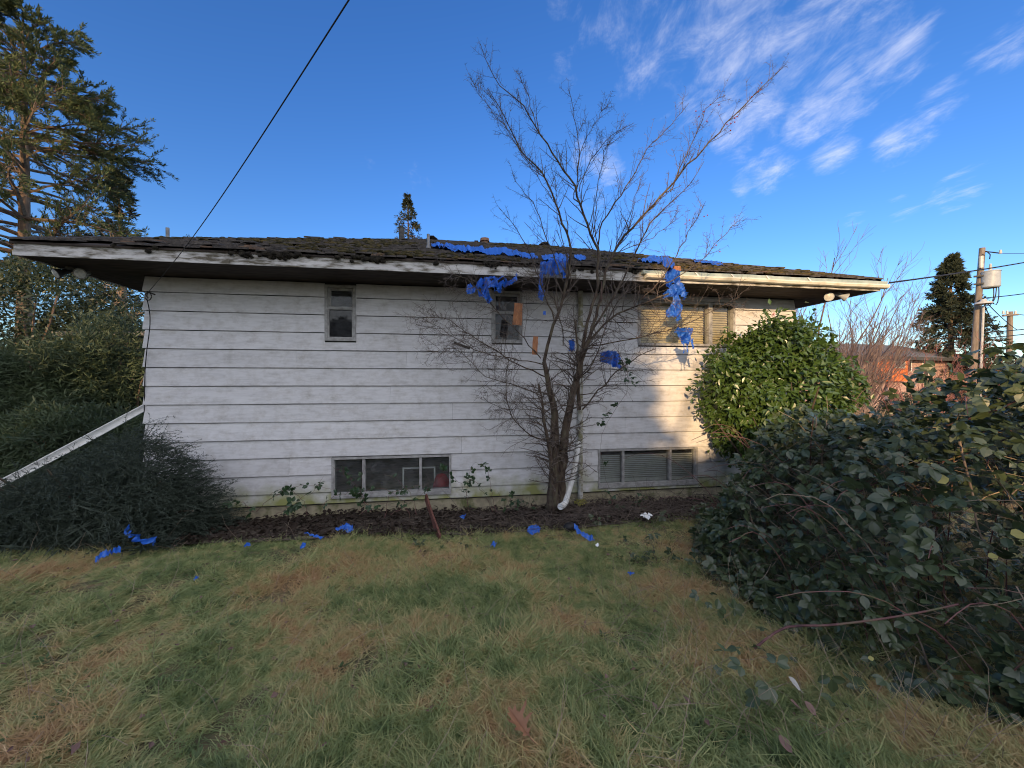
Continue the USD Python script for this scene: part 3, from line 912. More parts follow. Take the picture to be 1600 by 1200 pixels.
# floodlights under the eave corners
def floodlight(p, dirs, mats):
    x = UsdGeom.Xform.Define(stage, str(house.GetPath()) + '/' + numbered(str(house.GetPath()), 'floodlight')).GetPrim()
    p = np.asarray(p, float)
    obj('mount', MB().add(cyl([*p[:2], ZT - .014], [*p[:2], ZT - .05], .055)).add(cyl([*p[:2], ZT - .05], p + [0, 0, .03], .014)).mesh(), 'metal_dark', x, smooth=30)
    for dv, (off, m_) in zip(dirs, mats):
        dv = nrm(np.array(dv, float))
        c0 = p + np.array(off)
        t = np.array([-.13, -.06, -.03, .03, .05])
        r = np.array([.028, .034, .036, .066, .070])
        obj('lamp', tubes((c0 + dv * t[:, None])[None], r[None], 16), m_, x, smooth=40)
        obj('lens', tubes((c0 + dv * np.array([.040, .052, .060])[:, None])[None], np.array([[.062, .055, .02]]), 16), 'lamp_glass', x, smooth=40)


pl = at(113, 424, 5.02)
floodlight(pl, [(-.25, -.75, -.45), (.35, -.85, -.3)], [((-.15, 0, -.02), 'black_plastic'), ((.14, .0, -.03), 'metal_grey')])
pr = at(1306, 460, 6.40)
floodlight(pr, [(-.45, -.85, -.25), (.75, -.3, -.45)], [((-.13, 0, -.04), 'transformer'), ((.14, .02, -.03), 'transformer')])

# vertical downspout on the wall with its mossy footing
s1, _ = wall_hit(906.5, 600, .05)
dsp = UsdGeom.Xform.Define(stage, str(house.GetPath()) + '/downspout').GetPrim()
P = hw([s1] * 6, [.065, .06, .062, .06, .062, .06], np.linspace(ZT - .02, H - 1.96, 6))
obj('pipe', tubes(P[None], np.full((1, 6), .042), 10), 'mossy_pipe', dsp, smooth=40)
P = hw([s1] * 4, [.07] * 4, [H - 2.08, H - 1.99, H - 1.965, H - 1.93])
obj('footing', tubes(P[None], np.array([[.10, .11, .095, .05]]), 14), 'yellow_moss', dsp, smooth=30)
for z in (H + .9, H + .1, H - .8):
    obj('bracket', hbox(s1 - .06, s1 + .06, .027, .108, z, z + .03), 'mossy_pipe', dsp)

# ------------------------------------------------------------------ wires and pipes round the house
def wire(pts, r, k=24):
    return tube1(pts, r, r, 6, k)


p0, p1 = at(549.5, -2, 1.9), at(232, 457, 5.36)
Pm = [p0 + (p1 - p0) * t + np.array([0, 0, -.10 * math.sin(math.pi * t)]) for t in np.linspace(-.6, 1, 14)]
sw = thing('service_wire', 'thin dark service wire running from the sky to the top left wall corner', 'wire', p1)
obj('cable', wire(Pm, .0040, 40), 'cable', sw)
lp = [p1 + np.array([np.cos(a) * .045 + .02, -.02, np.sin(a) * .055 - .06]) for a in np.linspace(1.8, 7.6, 14)]
obj('loop', wire(lp, .006), 'cable', sw)
obj('hook', wire([p1 + [0, .12, -.01], p1, p1 + [0, -.02, -.05], p1 + [.012, -.015, -.085]], .010, 8), 'metal_dark', sw)
obj('drop_cable', wire([p1 + [0, -.02, -.08], at(235, 500, 5.38), at(230, 545, 5.38), at(226, 600, 5.42), at(225, 700, 5.45)], .006), 'cable', sw)

pf = thing('fallen_gutter', 'broken white gutter leaning from the left wall corner down into the dark shrub', 'gutter', at(120, 690, 5.5))
A_, B_ = at(233, 632, 5.60), at(-14, 762, 4.85)
dv = nrm(B_ - A_)
sv = nrm(np.cross(dv, [0, 1, 0]))
pr_ = [(-.06, 0), (-.055, -.045), (-.02, -.062), (.02, -.06), (.052, -.045), (.062, 0), (.056, 0), (.047, -.040), (.018, -.053), (-.018, -.055), (-.049, -.040), (-.054, 0)]
fwd = np.cross(dv, sv)
V = []
for t in np.linspace(0, 1, 14):
    cpt = A_ + (B_ - A_) * t + np.array([0, 0, -.02 * math.sin(t * 3.1)])
    V += [cpt + sv * u * .80 + fwd * w * .8 for u, w in pr_]
m = len(pr_)
f = []
for i in range(13):
    for j in range(m):
        a_, b_ = i * m + j, i * m + (j + 1) % m
        f += [[a_, b_, b_ + m], [a_, b_ + m, a_ + m]]
obj('channel', (np.array(V), f), 'white_pipe', pf)
obj('seam', wire([A_ + sv * .0 - fwd * -.02 + np.array([0, -.07, 0]), B_ + np.array([0, -.07, 0])], .008), 'white_pipe', pf)

pd = thing('loose_downspout', 'white downspout elbow hanging loose beside the tree trunk, its end on the bed', 'pipe', at(880, 790, 5.7))
obj('pipe', tube1([at(903, 690, 5.95), at(899, 725, 5.85), at(891, 760, 5.75), at(885, 780, 5.7)], .042, .042, 12, 12), 'white_pipe', pd, smooth=40)
obj('spout', tube1([at(885.5, 778, 5.7), at(883, 786, 5.68), at(878, 791, 5.62), at(875.5, 792, 5.58)], .044, .047, 12, 8), 'white_pipe', pd, smooth=40)

# interior things behind the bare basement window
x0, z0 = wall_hit(630, 733, -.35)
x1, _ = wall_hit(679, 733, -.35)
fr = MB()
z2 = wall_hit(650, 772, -.35)[1] - .25
fr.add(hbox(x0 - .012, x0 + .012, -.362, -.338, z2, z0)).add(hbox(x1 - .012, x1 + .012, -.362, -.338, z2, z0)).add(hbox(x0 - .012, x1 + .012, -.362, -.338, z0 + .001, z0 + .024))
obj('inside_frame', fr.mesh(), 'white_scrap', None, label='white tubular frame standing inside the bare basement window', cat='frame')
cx_, cz_ = wall_hit(690, 757, -.3)
lm = trimesh.creation.icosphere(3, 1)
lv = np.array(lm.vertices)
lv = lv * (1 + .25 * (meshkit.fbm(lv * 2.2 + 3, 3) - .5))[:, None] * np.array([.14, .10, .20])
obj('red_cloth', trimesh.Trimesh(hw(cx_ + lv[:, 0], -.3 + lv[:, 1], cz_ - .02 + lv[:, 2]), lm.faces), 'red_cloth', None, smooth=True, label='crumpled red cloth behind the right pane of the bare basement window', cat='cloth')


# ------------------------------------------------------------------ blue tarp scraps
def sheet(poly, mapper, step=2.0, amp=.03, seed=0, hole=.78, freq=.09):
    """A frayed, wrinkled sheet: poly in photo pixels, mapper(px, py, out) -> world."""
    pg = Polygon(poly).buffer(0)
    step = step * .72
    x0, y0, x1, y1 = pg.bounds
    xs, ys = np.arange(x0 - step, x1 + 2 * step, step), np.arange(y0 - step, y1 + 2 * step, step)
    r_ = np.random.default_rng(seed)
    idx, V, F = {}, [], []

    def vid(i, j):
        if (i, j) not in idx:
            jx, jy = r_.normal(0, step * .22, 2)
            X_, Y_ = xs[i] + jx, ys[j] + jy
            o_ = amp * ((2 * meshkit.fbm(np.array([[X_ * freq * 1.6 + Y_ * freq * .3, Y_ * freq * .45, seed * 3.1]]), 3, seed)[0] - 1) * 2.6 + .35 * math.sin(X_ * .55 + 2 * math.sin(Y_ * .13 + seed)))
            V.append(mapper(X_, Y_, o_))
            idx[(i, j)] = len(V) - 1
        return idx[(i, j)]
    for i in range(len(xs) - 1):
        for j in range(len(ys) - 1):
            cx, cy = xs[i] + step / 2, ys[j] + step / 2
            if not pg.contains(Point(cx + r_.normal(0, step * .3), cy + r_.normal(0, step * .3))):
                continue
            if meshkit.fbm(np.array([[cx * .16, cy * .16, seed * 1.7]]), 2, seed + 9)[0] > hole:
                continue
            a_, b_, c_, e_ = vid(i, j), vid(i + 1, j), vid(i + 1, j + 1), vid(i, j + 1)
            F += [[a_, b_, c_], [a_, c_, e_]]
    V, F = np.array(V), np.array(F)
    return V, F


def on_roof(px, py, o):
    p = roof_hit(px, py)
    return p + np.array([0, -.02, .065 + abs(o)])


def hang(o0):
    def f_(px, py, o):
        s, z = wall_hit(px, py, o0)
        return hw(s, o0 + o * 1.6, z)
    return f_


def free(Y0):
    return lambda px, py, o: at(px, py, Y0) + np.array([0, o * 1.8, 0])


T_ = [
    ('tarp_strip', 'long torn blue tarp strip lying on the roof beside the grey vent pipe', [(sheet([(674, 387), (684, 386), (692, 390), (702, 386), (712, 391), (727, 392.5), (746, 392), (758, 396), (774, 393.5), (790, 394), (806, 399), (824, 402), (838, 407), (842, 412), (826, 412), (806, 408), (786, 406), (764, 406), (748, 401), (728, 402), (712, 401), (700, 396), (688, 395), (676, 392)], on_roof, 1.6, .025, 1))]),
    ('tarp_scrap', 'blue tarp folded over the roof edge just left of the bare tree stems', [sheet([(846, 407), (866, 404), (888, 404), (890, 410), (886, 416), (870, 418), (848, 414)], on_roof, 1.6, .02, 2), sheet([(845, 408), (870, 406), (887, 407), (886, 432), (880, 434), (879, 424), (870, 430), (858, 430), (849, 427), (848, 448), (852, 455), (850, 468), (843, 470), (840, 458), (842, 440)], hang(.93), 1.7, .035, 3)]),
    ('tarp_scrap', 'shredded blue tarp snagged on twigs under the eave left of the tree', [sheet([(744, 443), (752, 434), (765, 431), (775, 434), (790, 432), (795, 440), (805, 432), (808, 424), (803, 424), (810, 427), (808, 438), (795, 447), (784, 446), (783, 458), (775, 456), (770, 450), (762, 452), (766, 466), (770, 470), (764, 475), (755, 466), (749, 462), (745, 452)], hang(.95), 1.6, .05, 4, .66)]),
    ('tarp_scrap', 'small blue tarp flake on the outer twigs left of the shredded tarp', [sheet([(728, 455), (731, 446), (735, 444), (744, 453), (740, 460), (730, 461)], hang(.9), 1.5, .03, 5)]),
    ('hanging_tarp', 'long blue tarp hanging from the roof edge in front of the sunlit window', [sheet([(994, 416), (1004, 411), (1017, 406), (1031, 408), (1039, 404), (1049, 412), (1054, 424), (1044, 430), (1034, 421), (1020, 418), (1004, 418)], on_roof, 1.6, .05, 6), sheet([(1036, 440), (1041, 426), (1050, 420), (1056, 428), (1066, 440), (1071, 450), (1075, 458), (1074, 467), (1066, 467), (1063, 461), (1062, 468), (1063, 490), (1060, 506), (1066, 512), (1083, 513), (1084, 530), (1076, 539), (1064, 535), (1062, 520), (1058, 497), (1040, 494), (1041, 486), (1048, 480), (1052, 466), (1040, 464), (1040, 456), (1044, 450)], hang(.97), 1.6, .05, 7, .82), sheet([(1067, 536), (1069, 536), (1069, 553), (1067.5, 551)], hang(.97), 1.2, .01, 8), sheet([(1073, 537), (1075, 537), (1075.5, 549), (1074, 551)], hang(.97), 1.2, .01, 9), sheet([(1079, 532), (1084, 528), (1084, 545), (1082, 546)], hang(.97), 1.2, .01, 10)]),
    ('tarp_scrap', 'thin blue tarp strip on the roof right of the hanging tarp', [sheet([(1080, 413), (1096, 413), (1110, 415), (1122, 415), (1130, 421), (1116, 422), (1100, 417), (1084, 416)], on_roof, 1.5, .02, 11)]),
    ('tarp_scrap', 'faded blue tarp piece on the roof edge right of the tree stems', [sheet([(897, 406), (906, 404), (914, 408), (915, 413), (905, 414), (897, 411)], on_roof, 1.5, .02, 12)]),
    ('tarp_scrap', 'crumpled blue tarp square caught in the right side of the thorny tree', [sheet([(938, 551), (950, 548), (967, 550), (973, 560), (974, 576), (962, 574), (950, 570), (940, 565)], hang(.55), 1.6, .05, 13)]),
    ('tarp_scrap', 'small blue tarp tatter caught in the middle of the thorny tree', [sheet([(889, 531), (896, 530), (898, 545), (893, 550), (888, 548)], hang(.8), 1.4, .03, 14)]),
    ('tarp_scrap', 'tiny faded blue tatter in the twigs beside the small window', [sheet([(848, 487), (853, 486), (852, 493), (848, 492)], hang(.8), 1.2, .02, 15)]),
]
for nm, lb, parts in T_:
    b = MB()
    for v_ in parts:
        b.add(v_)
    obj(nm, b.mesh(), 'tarp_blue', None, smooth=60, label=lb, cat='tarp')


def ground_hit(px, py, lift=0.0):
    Y = np.linspace(1.2, 8, 2000)
    xx = (px - CX) / FPX * Y
    z = H + (HY - py) / FPX * Y
    s_, o_ = so(xx, Y)
    gz = np.where((o_ < 1.2), bedz(xx, Y), ground(xx, Y) + .05)
    k = np.argmax(z < gz + lift)
    return np.array([xx[k], Y[k], gz[k] + lift])


GS = [((192, 822), (200, 826), (214, 836), (226, 838), (240, 846), (243, 851), (228, 848), (212, 842), (202, 832), (193, 828)), ((146, 877), (152, 870), (166, 864), (171, 866), (183, 857), (188, 859), (186, 866), (172, 869), (160, 873), (148, 880)),
      ((523, 831), (530, 824), (542, 821), (551, 823), (551, 830), (541, 835), (530, 835)), ((823, 829), (828, 822), (838, 822), (845, 828), (842, 835), (828, 838)), ((897, 820), (902, 823), (908, 832), (920, 836), (930, 845), (924, 848), (912, 840), (902, 834), (897, 826)),
      ((380, 855), (388, 850), (391, 854), (384, 858)), ((468, 856), (472, 849), (478, 850), (476, 856), (470, 859)), ((766, 855), (770, 848), (776, 850), (773, 856)), ((301, 906), (305, 902), (309, 903), (306, 908)), ((980, 899), (986, 896), (992, 897), (989, 901)),
      ((718, 809), (722, 805), (728, 807), (726, 812)), ((474, 834), (490, 838), (505, 840), (500, 843), (484, 840))]
GL = ['long blue tarp strip draped at the foot of the dark shrub', 'blue tarp strip in the grass in front of the dark shrub', 'blue tarp scrap lying on the bed edge below the bare basement window', 'rounded blue tarp scrap on the bed in front of the tree trunk', 'narrow blue tarp strip on the dark twigs right of the trunk',
      'tiny blue tarp flake in the lawn near the bed, leftmost of the flakes', 'tiny blue tarp flake in the lawn left of the bed scrap', 'tiny blue tarp flake in the grass right of the leaning red plank', 'faint blue tarp speck in the left lawn', 'faint blue tarp speck in the lawn near the brambles',
      'tiny bright blue scrap among dead leaves under the tree', 'pale blue sliver lying along the lawn edge']
for k, (pg, lb) in enumerate(zip(GS, GL)):
    cpx = np.mean(pg, axis=0)
    base = ground_hit(*cpx, .04)
    Yc = base[1]

    def mp(px, py, o, base=base, Yc=Yc, cpx=cpx):
        p = at(px, py, Yc)
        dz = p[2] - at(cpx[0], cpx[1], Yc)[2]
        # lie back over the grass: half of the height on the photo is depth
        x_, y_ = p[0], Yc + dz * 1.1
        return np.array([x_ * y_ / Yc, y_, base[2] + (dz * 1.0) * .62 + abs(o) * .8])
    if k == 0:
        mp = free(4.02)
    st = 1.0 if k in (5, 6, 7, 8, 9, 10) else 1.5
    v_ = sheet(pg, mp, st, .03, 20 + k, .9)
    obj('ground_tarp_scrap', v_, 'tarp_blue', None, smooth=60, label=lb, cat='tarp')

# ------------------------------------------------------------------ small litter
pk = thing('leaning_plank', 'weathered red-brown plank leaning against the bed below the bare basement window', 'plank', ground_hit(686, 838))
A_, B_ = ground_hit(687, 838) + [0, 0, -.03], at(665, 777, 5.55)
dv = nrm(B_ - A_)
sv = nrm(np.cross(dv, [0, 1, .2]))
tv = np.cross(dv, sv)
V = []
for t in np.linspace(0, 1, 7):
    w = .042 + .006 * math.sin(t * 8)
    for u, q_ in ((-w, -.012), (w, -.012), (w + .002, .012), (-w, .012)):
        V.append(A_ + (B_ - A_) * t + sv * (u + .006 * math.sin(t * 5)) + tv * q_)
f = []
for i in range(6):
    for j in range(4):
        a_, b_ = i * 4 + j, i * 4 + (j + 1) % 4
        f += [[a_, b_, b_ + 4], [a_, b_ + 4, a_ + 4]]
f += [[0, 2, 1], [0, 3, 2], [24, 25, 26], [24, 26, 27]]
obj('board', (np.array(V), f), 'plank_red', pk)


def slip(px, py, w, h, o, m, name, label, tilt=0.0):
    s, z = wall_hit(px, py, o)
    ca, sa = math.cos(tilt), math.sin(tilt)
    r_ = np.random.default_rng(int(px))
    t = np.linspace(-1, 1, 7)
    V = []
    for u in t:
        ww = w / 2 * (1 + r_.normal(0, .07))
        for sx, oo_ in ((-ww, -.006), (ww, -.006), (ww, .006), (-ww, .006)):
            zz = u * h / 2
            V.append((s + sx * ca - zz * sa, o + oo_ + .01 * u, z + sx * sa + zz * ca))
    V = np.array(V)
    f = []
    for i in range(6):
        for j in range(4):
            a_, b_ = i * 4 + j, i * 4 + (j + 1) % 4
            f += [[a_, b_, b_ + 4], [a_, b_ + 4, a_ + 4]]
    f += [[0, 2, 1], [0, 3, 2], [24, 25, 26], [24, 26, 27]]
    obj(name, (hw(V[:, 0], V[:, 1], V[:, 2]), f), m, None, label=label, cat='roof shingle')


slip(809, 491, .125, .31, .75, 'shake_orange', 'fallen_shingle', 'wide brown shingle caught upright in the twigs in front of the small window', -.06)
slip(836, 540, .075, .26, .78, 'shake_orange', 'fallen_shingle', 'narrow orange-brown shingle stuck in the tree below the small window', -.05)
slip(722, 540, .035, .23, .85, 'shake', 'fallen_shingle', 'dark splinter of shingle resting on the left twigs', 1.25)


def blob_sheet(px, py, wpx, hpx, m, name, label, cat, seed, lift=.06):
    pg = [(px + wpx * math.cos(a) * (.8 + .4 * math.sin(3 * a + seed)), py + hpx * math.sin(a)) for a in np.linspace(0, 6.28, 14)]
    base = ground_hit(px, py, lift)
    Yc = base[1]

    def mp(x_, y_, o):
        p = at(x_, y_, Yc)
        dz = p[2] - at(px, py, Yc)[2]
        return np.array([p[0], Yc + dz * 1.0, base[2] + dz * .6 + abs(o)])
    obj(name, sheet(pg, mp, 1.2, .02, seed, .95), m, None, smooth=35, label=label, cat=cat)


blob_sheet(1011, 808, 10, 5, 'white_scrap', 'paper_scrap', 'torn white paper scrap on the bed under the blinds window', 'litter', 41)
blob_sheet(934, 853, 3, 3, 'white_scrap', 'paper_scrap', 'tiny pale scrap on the bed below the loose downspout', 'litter', 43)
tr = trimesh.creation.icosphere(2, 1)
tv_ = np.array(tr.vertices)
tv_ = tv_ * (1 + .3 * (meshkit.fbm(tv_ * 1.7, 3) - .5))[:, None] * np.array([.09, .06, .06])
obj('black_lump', trimesh.Trimesh(tv_ + ground_hit(891, 824, .03), tr.faces), 'black_plastic', None, smooth=True, label='small black plastic lump in the twigs beside the narrow blue strip', cat='litter')


def oak_outline():
    L = [(0, 0), (.05, .10), (.20, .16), (.10, .22), (.16, .30), (.36, .38), (.46, .36), (.38, .44), (.20, .46), (.22, .56), (.42, .66), (.50, .78), (.36, .72), (.18, .68), (.16, .78), (.22, .92), (.14, .90), (.08, .88), (.03, 1.02)]
    R = [(-x, y) for x, y in L[::-1] if x > 0]
    return L + [(-.03, 1.0)] + R


def lobed_leaf(center, size, rot, tilt, m, name, label, cup=.25, outline=None):
    pg = Polygon(outline or oak_outline()).buffer(0)
    v2, f2 = trimesh.creation.triangulate_polygon(pg, engine='earcut')
    t = trimesh.Trimesh(np.c_[v2, np.zeros(len(v2))], f2, process=False).subdivide_to_size(.09, max_iter=10)
    v = np.array(t.vertices)
    v[:, 1] -= .5
    v[:, 2] = cup * v[:, 0] ** 2 * 2.2 + .10 * v[:, 1] ** 2 + .05 * (meshkit.noise(v * 6, 3) - .5)
    stem = tubes(np.array([[[0, -.5, 0], [0, -.62, .02], [.02, -.74, .05]]]), np.array([[.018, .014, .012]]), 5)
    b = MB().add(v, t.faces).add(*stem)
    b.add(*tubes(np.array([[[0, -.5, .012], [0, 0, .012], [0, .45, .012]]]), np.array([[.014, .010, .004]]), 4))
    V, F = b.mesh()
    R = trimesh.transformations.euler_matrix(tilt, 0, rot)[:3, :3]
    V = (V * size) @ R.T + center
    x = thing(name, label, 'leaf', center)
    obj('blade', (V, F), m, x, smooth=50)


lobed_leaf(ground_hit(811, 1132, .10), .140, .85, .45, 'oak_leaf', 'oak_leaf', 'large curled russet oak leaf lying on the front lawn', .6)
ovl = [(0, 0), (.2, .1), (.36, .3), (.4, .5), (.34, .72), (.18, .92), (0, 1.02), (-.18, .92), (-.34, .72), (-.4, .5), (-.36, .3), (-.2, .1)]
lobed_leaf(ground_hit(1243, 1070, .12), .065, .9, .75, 'pale_leaf', 'fallen_leaf', 'small whitish upturned leaf in the grass below the brambles', outline=ovl)
lobed_leaf(ground_hit(1247, 1106, .09), .070, 1.5, .7, 'brown_leaf', 'fallen_leaf', 'round brown fallen leaf right below the whitish leaf', outline=ovl)
lobed_leaf(ground_hit(1268, 1109, .09), .058, .6, .7, 'brown_leaf', 'fallen_leaf', 'smaller brown fallen leaf touching the round one on its right', outline=ovl)
lobed_leaf(ground_hit(1229, 1166, .06), .060, .4, .5, 'brown_leaf', 'fallen_leaf', 'dull brown leaf standing in the grass near the bottom of the lawn', outline=ovl)

# ------------------------------------------------------------------ grass
grass = thing('grass', 'rough unmown lawn of green and straw-coloured grass', 'grass', kind='stuff')


def tuft(n, hgt, rad, lean, rng, w=.0022, K=4):
    r = rad * np.sqrt(rng.random(n))
    th = rng.uniform(0, 2 * np.pi, n)
    P = np.stack([r * np.cos(th), r * np.sin(th), -.01 * np.ones(n)], -1)
    az = rng.uniform(0, 2 * np.pi, n)
    el = np.clip(rng.normal(lean, .25, n), .15, 1.5)
    D = np.stack([np.cos(az) * np.cos(el), np.sin(az) * np.cos(el), np.sin(el)], -1)
    L = hgt * rng.uniform(.5, 1.25, n)
    pts = np.zeros((n, K, 3))
    pts[:, 0] = P
    d = D.copy()
    for k in range(1, K):
        pts[:, k] = pts[:, k - 1] + d * (L / (K - 1))[:, None]
        d = nrm(d + np.array([0, 0, -.42]) * rng.uniform(.1, 2.0, n)[:, None] + rng.normal(0, .36, (n, 3)))
        pts[:, k, 2] = np.maximum(pts[:, k, 2], .004)
    S = nrm(np.cross(D, rng.normal(0, 1, (n, 3))))
    ww = w * rng.uniform(.6, 1.4, n)[:, None, None] * np.linspace(1, .15, K)[None, :, None]
    V = np.stack([pts - S[:, None] * ww, pts + S[:, None] * ww], 2).reshape(n, K * 2, 3)
    f = []
    for k in range(K - 1):
        a_ = 2 * k
        f += [[a_, a_ + 1, a_ + 3], [a_, a_ + 3, a_ + 2]]
    return flat(V, np.array(f))


rng = np.random.default_rng(21)
protos = []
inst = UsdGeom.PointInstancer.Define(stage, str(grass.GetPath()) + '/blades')
for k, (n_, h_, r_, ln_, w_) in enumerate([(34, .065, .085, .65, .0030), (34, .085, .09, .40, .0030), (44, .15, .055, .95, .0032), (40, .060, .10, .25, .0028), (40, .20, .06, .95, .0030), (34, .15, .10, .15, .0026)]):
    pth = f'{inst.GetPath()}/tuft' + ('' if k == 0 else f'_{k:03d}')
    usdkit.mesh(stage, pth, tuft(n_, h_, r_, ln_, rng, w_), M['grass_blade'])
    protos.append(pth)
inst.CreatePrototypesRel().SetTargets([Sdf.Path(p) for p in protos])
NP = 24000
yy = 1.0 + 5.2 * rng.random(NP * 2) ** 1.25
xx = rng.uniform(-1.5, 1.5, NP * 2) * (yy + .35)
s_, o_ = so(xx, yy)
ed = 1.20 + .22 * (meshkit.noise(np.stack([s_ * 1.3, s_ * 0, s_ * 0], -1), 7) - .5) + rng.normal(0, .05, len(s_))
shrub_zone = (((xx + 5.0) / 2.0) ** 2 + ((yy - 4.72) / .60) ** 2 < 1)
bald = meshkit.fbm(np.stack([xx * 3.4, yy * 3.4, xx * 0], -1), 2, 19)
keep = (rng.random(len(xx)) < np.clip((bald - .28) / .16, .12, 1)) & ((o_ > ed) | (s_ < -.6) | (s_ > LS + .8)) & ~shrub_zone & (rng.random(len(xx)) < np.where(xx > 2.2 + .12 * yy, .55, 1))
xx, yy = xx[keep][:NP], yy[keep][:NP]
zz = ground(xx, yy) + .0
kind_noise = meshkit.noise(np.stack([xx * 1.1, yy * 1.1, xx * 0], -1), 13)
pr = rng.random(len(xx))
idx = np.where(pr < .30, 0, np.where(pr < .55, 1, np.where(pr < .72, 3, np.where(pr < .88, 5, 2))))
idx = np.where((kind_noise > .60) & (rng.random(len(xx)) < .40), 2, idx)
idx = np.where((kind_noise > .72) & (rng.random(len(xx)) < .22), 4, idx)
idx = np.where((xx > 1.2) & (yy < 3.4) & (rng.random(len(xx)) < .30), 4, idx)
sc = rng.uniform(.7, 1.25, len(xx)) * (.75 + .6 * meshkit.noise(np.stack([xx * 2.1, yy * 2.1, xx * 0], -1), 17))
inst.CreatePositionsAttr(Vt.Vec3fArray.FromNumpy(np.stack([xx, yy, zz], -1).astype(np.float32)))
inst.CreateProtoIndicesAttr(Vt.IntArray.FromNumpy(idx.astype(np.int32)))
ang = rng.uniform(0, 2 * np.pi, len(xx))
qs = np.zeros((len(xx), 4), np.float16)
qs[:, 2] = np.sin(ang / 2)
qs[:, 3] = np.cos(ang / 2)
inst.CreateOrientationsAttr(Vt.QuathArray([Gf.Quath(float(q_[3]), float(q_[0]), float(q_[1]), float(q_[2])) for q_ in qs]))
inst.CreateScalesAttr(Vt.Vec3fArray.FromNumpy(np.stack([sc * 1.1, sc * 1.1, sc * np.where(idx == 4, .9, .62)], 1).astype(np.float32)))

# broad little weeds and dead leaves lying in the lawn
def lawn_points(n, seed, y_pow=1.2):
    r_ = np.random.default_rng(seed)
    y_ = 1.15 + 4.4 * r_.random(n) ** y_pow
    x_ = r_.uniform(-1.42, 1.2, n) * (y_ + .2)
    o2 = so(x_, y_)[1]
    k_ = (o2 > 1.3) & ~((((x_ + 5.0) / 2.0) ** 2 + ((y_ - 4.72) / .6) ** 2) < 1)
    return np.stack([x_, y_, ground(x_, y_)], -1)[k_], r_


Pw, r_ = lawn_points(260, 301)
Pw = np.repeat(Pw, 9, 0)
nw = len(Pw)
aw = r_.uniform(0, 6.28, nw)
Dw = np.stack([np.cos(aw), np.sin(aw), r_.uniform(.05, .7, nw)], -1)
V_, f_ = leaves(Pw + Dw * .012 + [0, 0, .02], Dw, np.stack([-np.cos(aw) * .3, -np.sin(aw) * .3, np.ones(nw)], -1), r_.uniform(.022, .06, nw), r_.uniform(.012, .026, nw), .15)
obj('weeds', flat(V_, f_), 'weed_leaf', None, label='small broad-leaved weeds scattered through the rough lawn', cat='weeds', kind='stuff')
Pw, r_ = lawn_points(300, 302)
nw = len(Pw)
V_, f_ = leaves(Pw + np.stack([np.zeros(nw), np.zeros(nw), r_.uniform(.03, .06, nw)], -1), r_.normal(0, 1, (nw, 3)) * [1, 1, .3], r_.normal(0, .5, (nw, 3)) + [0, 0, 1], r_.uniform(.025, .06, nw), r_.uniform(.015, .035, nw), .35)
obj('lawn_leaves', flat(V_, f_), 'brown_leaf', None, label='small dead leaves lying about in the rough lawn', cat='leaf litter', kind='stuff')

# tall dry straws standing out of the lawn, mostly under the brambles
N = 900
yy = rng.uniform(1.5, 5.0, N)
xx = np.where(rng.random(N) < .72, rng.uniform(.22, 1.35, N) * yy, rng.uniform(-1.4, .3, N) * yy)
P0 = np.stack([xx, yy, ground(xx, yy)], -1)
az = rng.uniform(0, 6.28, N)
el = rng.uniform(.5, 1.35, N)
D = np.stack([np.cos(az) * np.cos(el), np.sin(az) * np.cos(el), np.sin(el)], -1)
s_, o_ = so(xx, yy)
ok = o_ > 1.25
pts, rad = grow(P0[ok], D[ok], rng.uniform(.15, .5, N)[ok], np.full(ok.sum(), .0016), rng, 5, .16, -.16, .5)
obj('dry_stems', tubes(pts, rad, 3), 'dry_cane', None, label='loose dry straws standing in the rough grass', cat='grass', kind='stuff')

# ------------------------------------------------------------------ bed litter
N = 5200
s_ = rng.uniform(.6, LS + .3, N)
o_ = rng.uniform(.02, 1.32, N)
P = hw(s_, o_, 0)
P[:, 2] = bedz(P[:, 0], P[:, 1]) + rng.uniform(-.005, .045, N)
D = rng.normal(0, 1, (N, 3)) * [1, 1, .35]
Nn = rng.normal(0, .5, (N, 3)) + [0, 0, 1]
V_, f_ = leaves(P, D, Nn, rng.uniform(.03, .12, N), rng.uniform(.02, .07, N), .35)
obj('leaf_litter', flat(V_, f_), 'dry_leaf', None, label='brown dead leaves carpeting the bed along the wall', cat='leaf litter', kind='stuff')
N = 1500
s_ = np.clip(rng.normal(7.0, 1.4, N), 3.6, LS)
o_ = np.clip(rng.normal(.75, .35, N), .1, 1.5)
P = hw(s_, o_, 0)
P[:, 2] = bedz(P[:, 0], P[:, 1]) + rng.uniform(.0, .13, N)
D = rng.normal(0, 1, (N, 3)) * [1, .7, .28]
pts, rad = grow(P, D, rng.uniform(.15, .6, N), rng.uniform(.0015, .004, N), rng, 5, .22, -.05, .5)
obj('fallen_twigs', tubes(pts, rad, 4), 'twig', None, label='tangle of fallen dark twigs under the thorny tree', cat='twigs', kind='stuff')

# ------------------------------------------------------------------ the bare thorny tree
rng = np.random.default_rng(77)
tree = thing('thorny_tree', 'bare multi-stemmed thorny tree growing close to the clapboard wall, taller than the roof', 'tree', at(868, 797, 5.75))


def limb(pxs, Y0, Y1, r0, r1, name='branch', m='bark', k=None, n=7):
    P = np.array([at(px, py, Y0 + (Y1 - Y0) * (i / (len(pxs) - 1))) for i, (px, py) in enumerate(pxs)])
    k = k or max(6, len(pxs) * 3)
    P = resample(P, k)
    P[1:-1] += rng.normal(0, .008, (k - 2, 3))
    R = np.linspace(r0, r1, k)
    obj(name, tubes(P[None], R[None], n), m, tree, smooth=True)
    return P, R


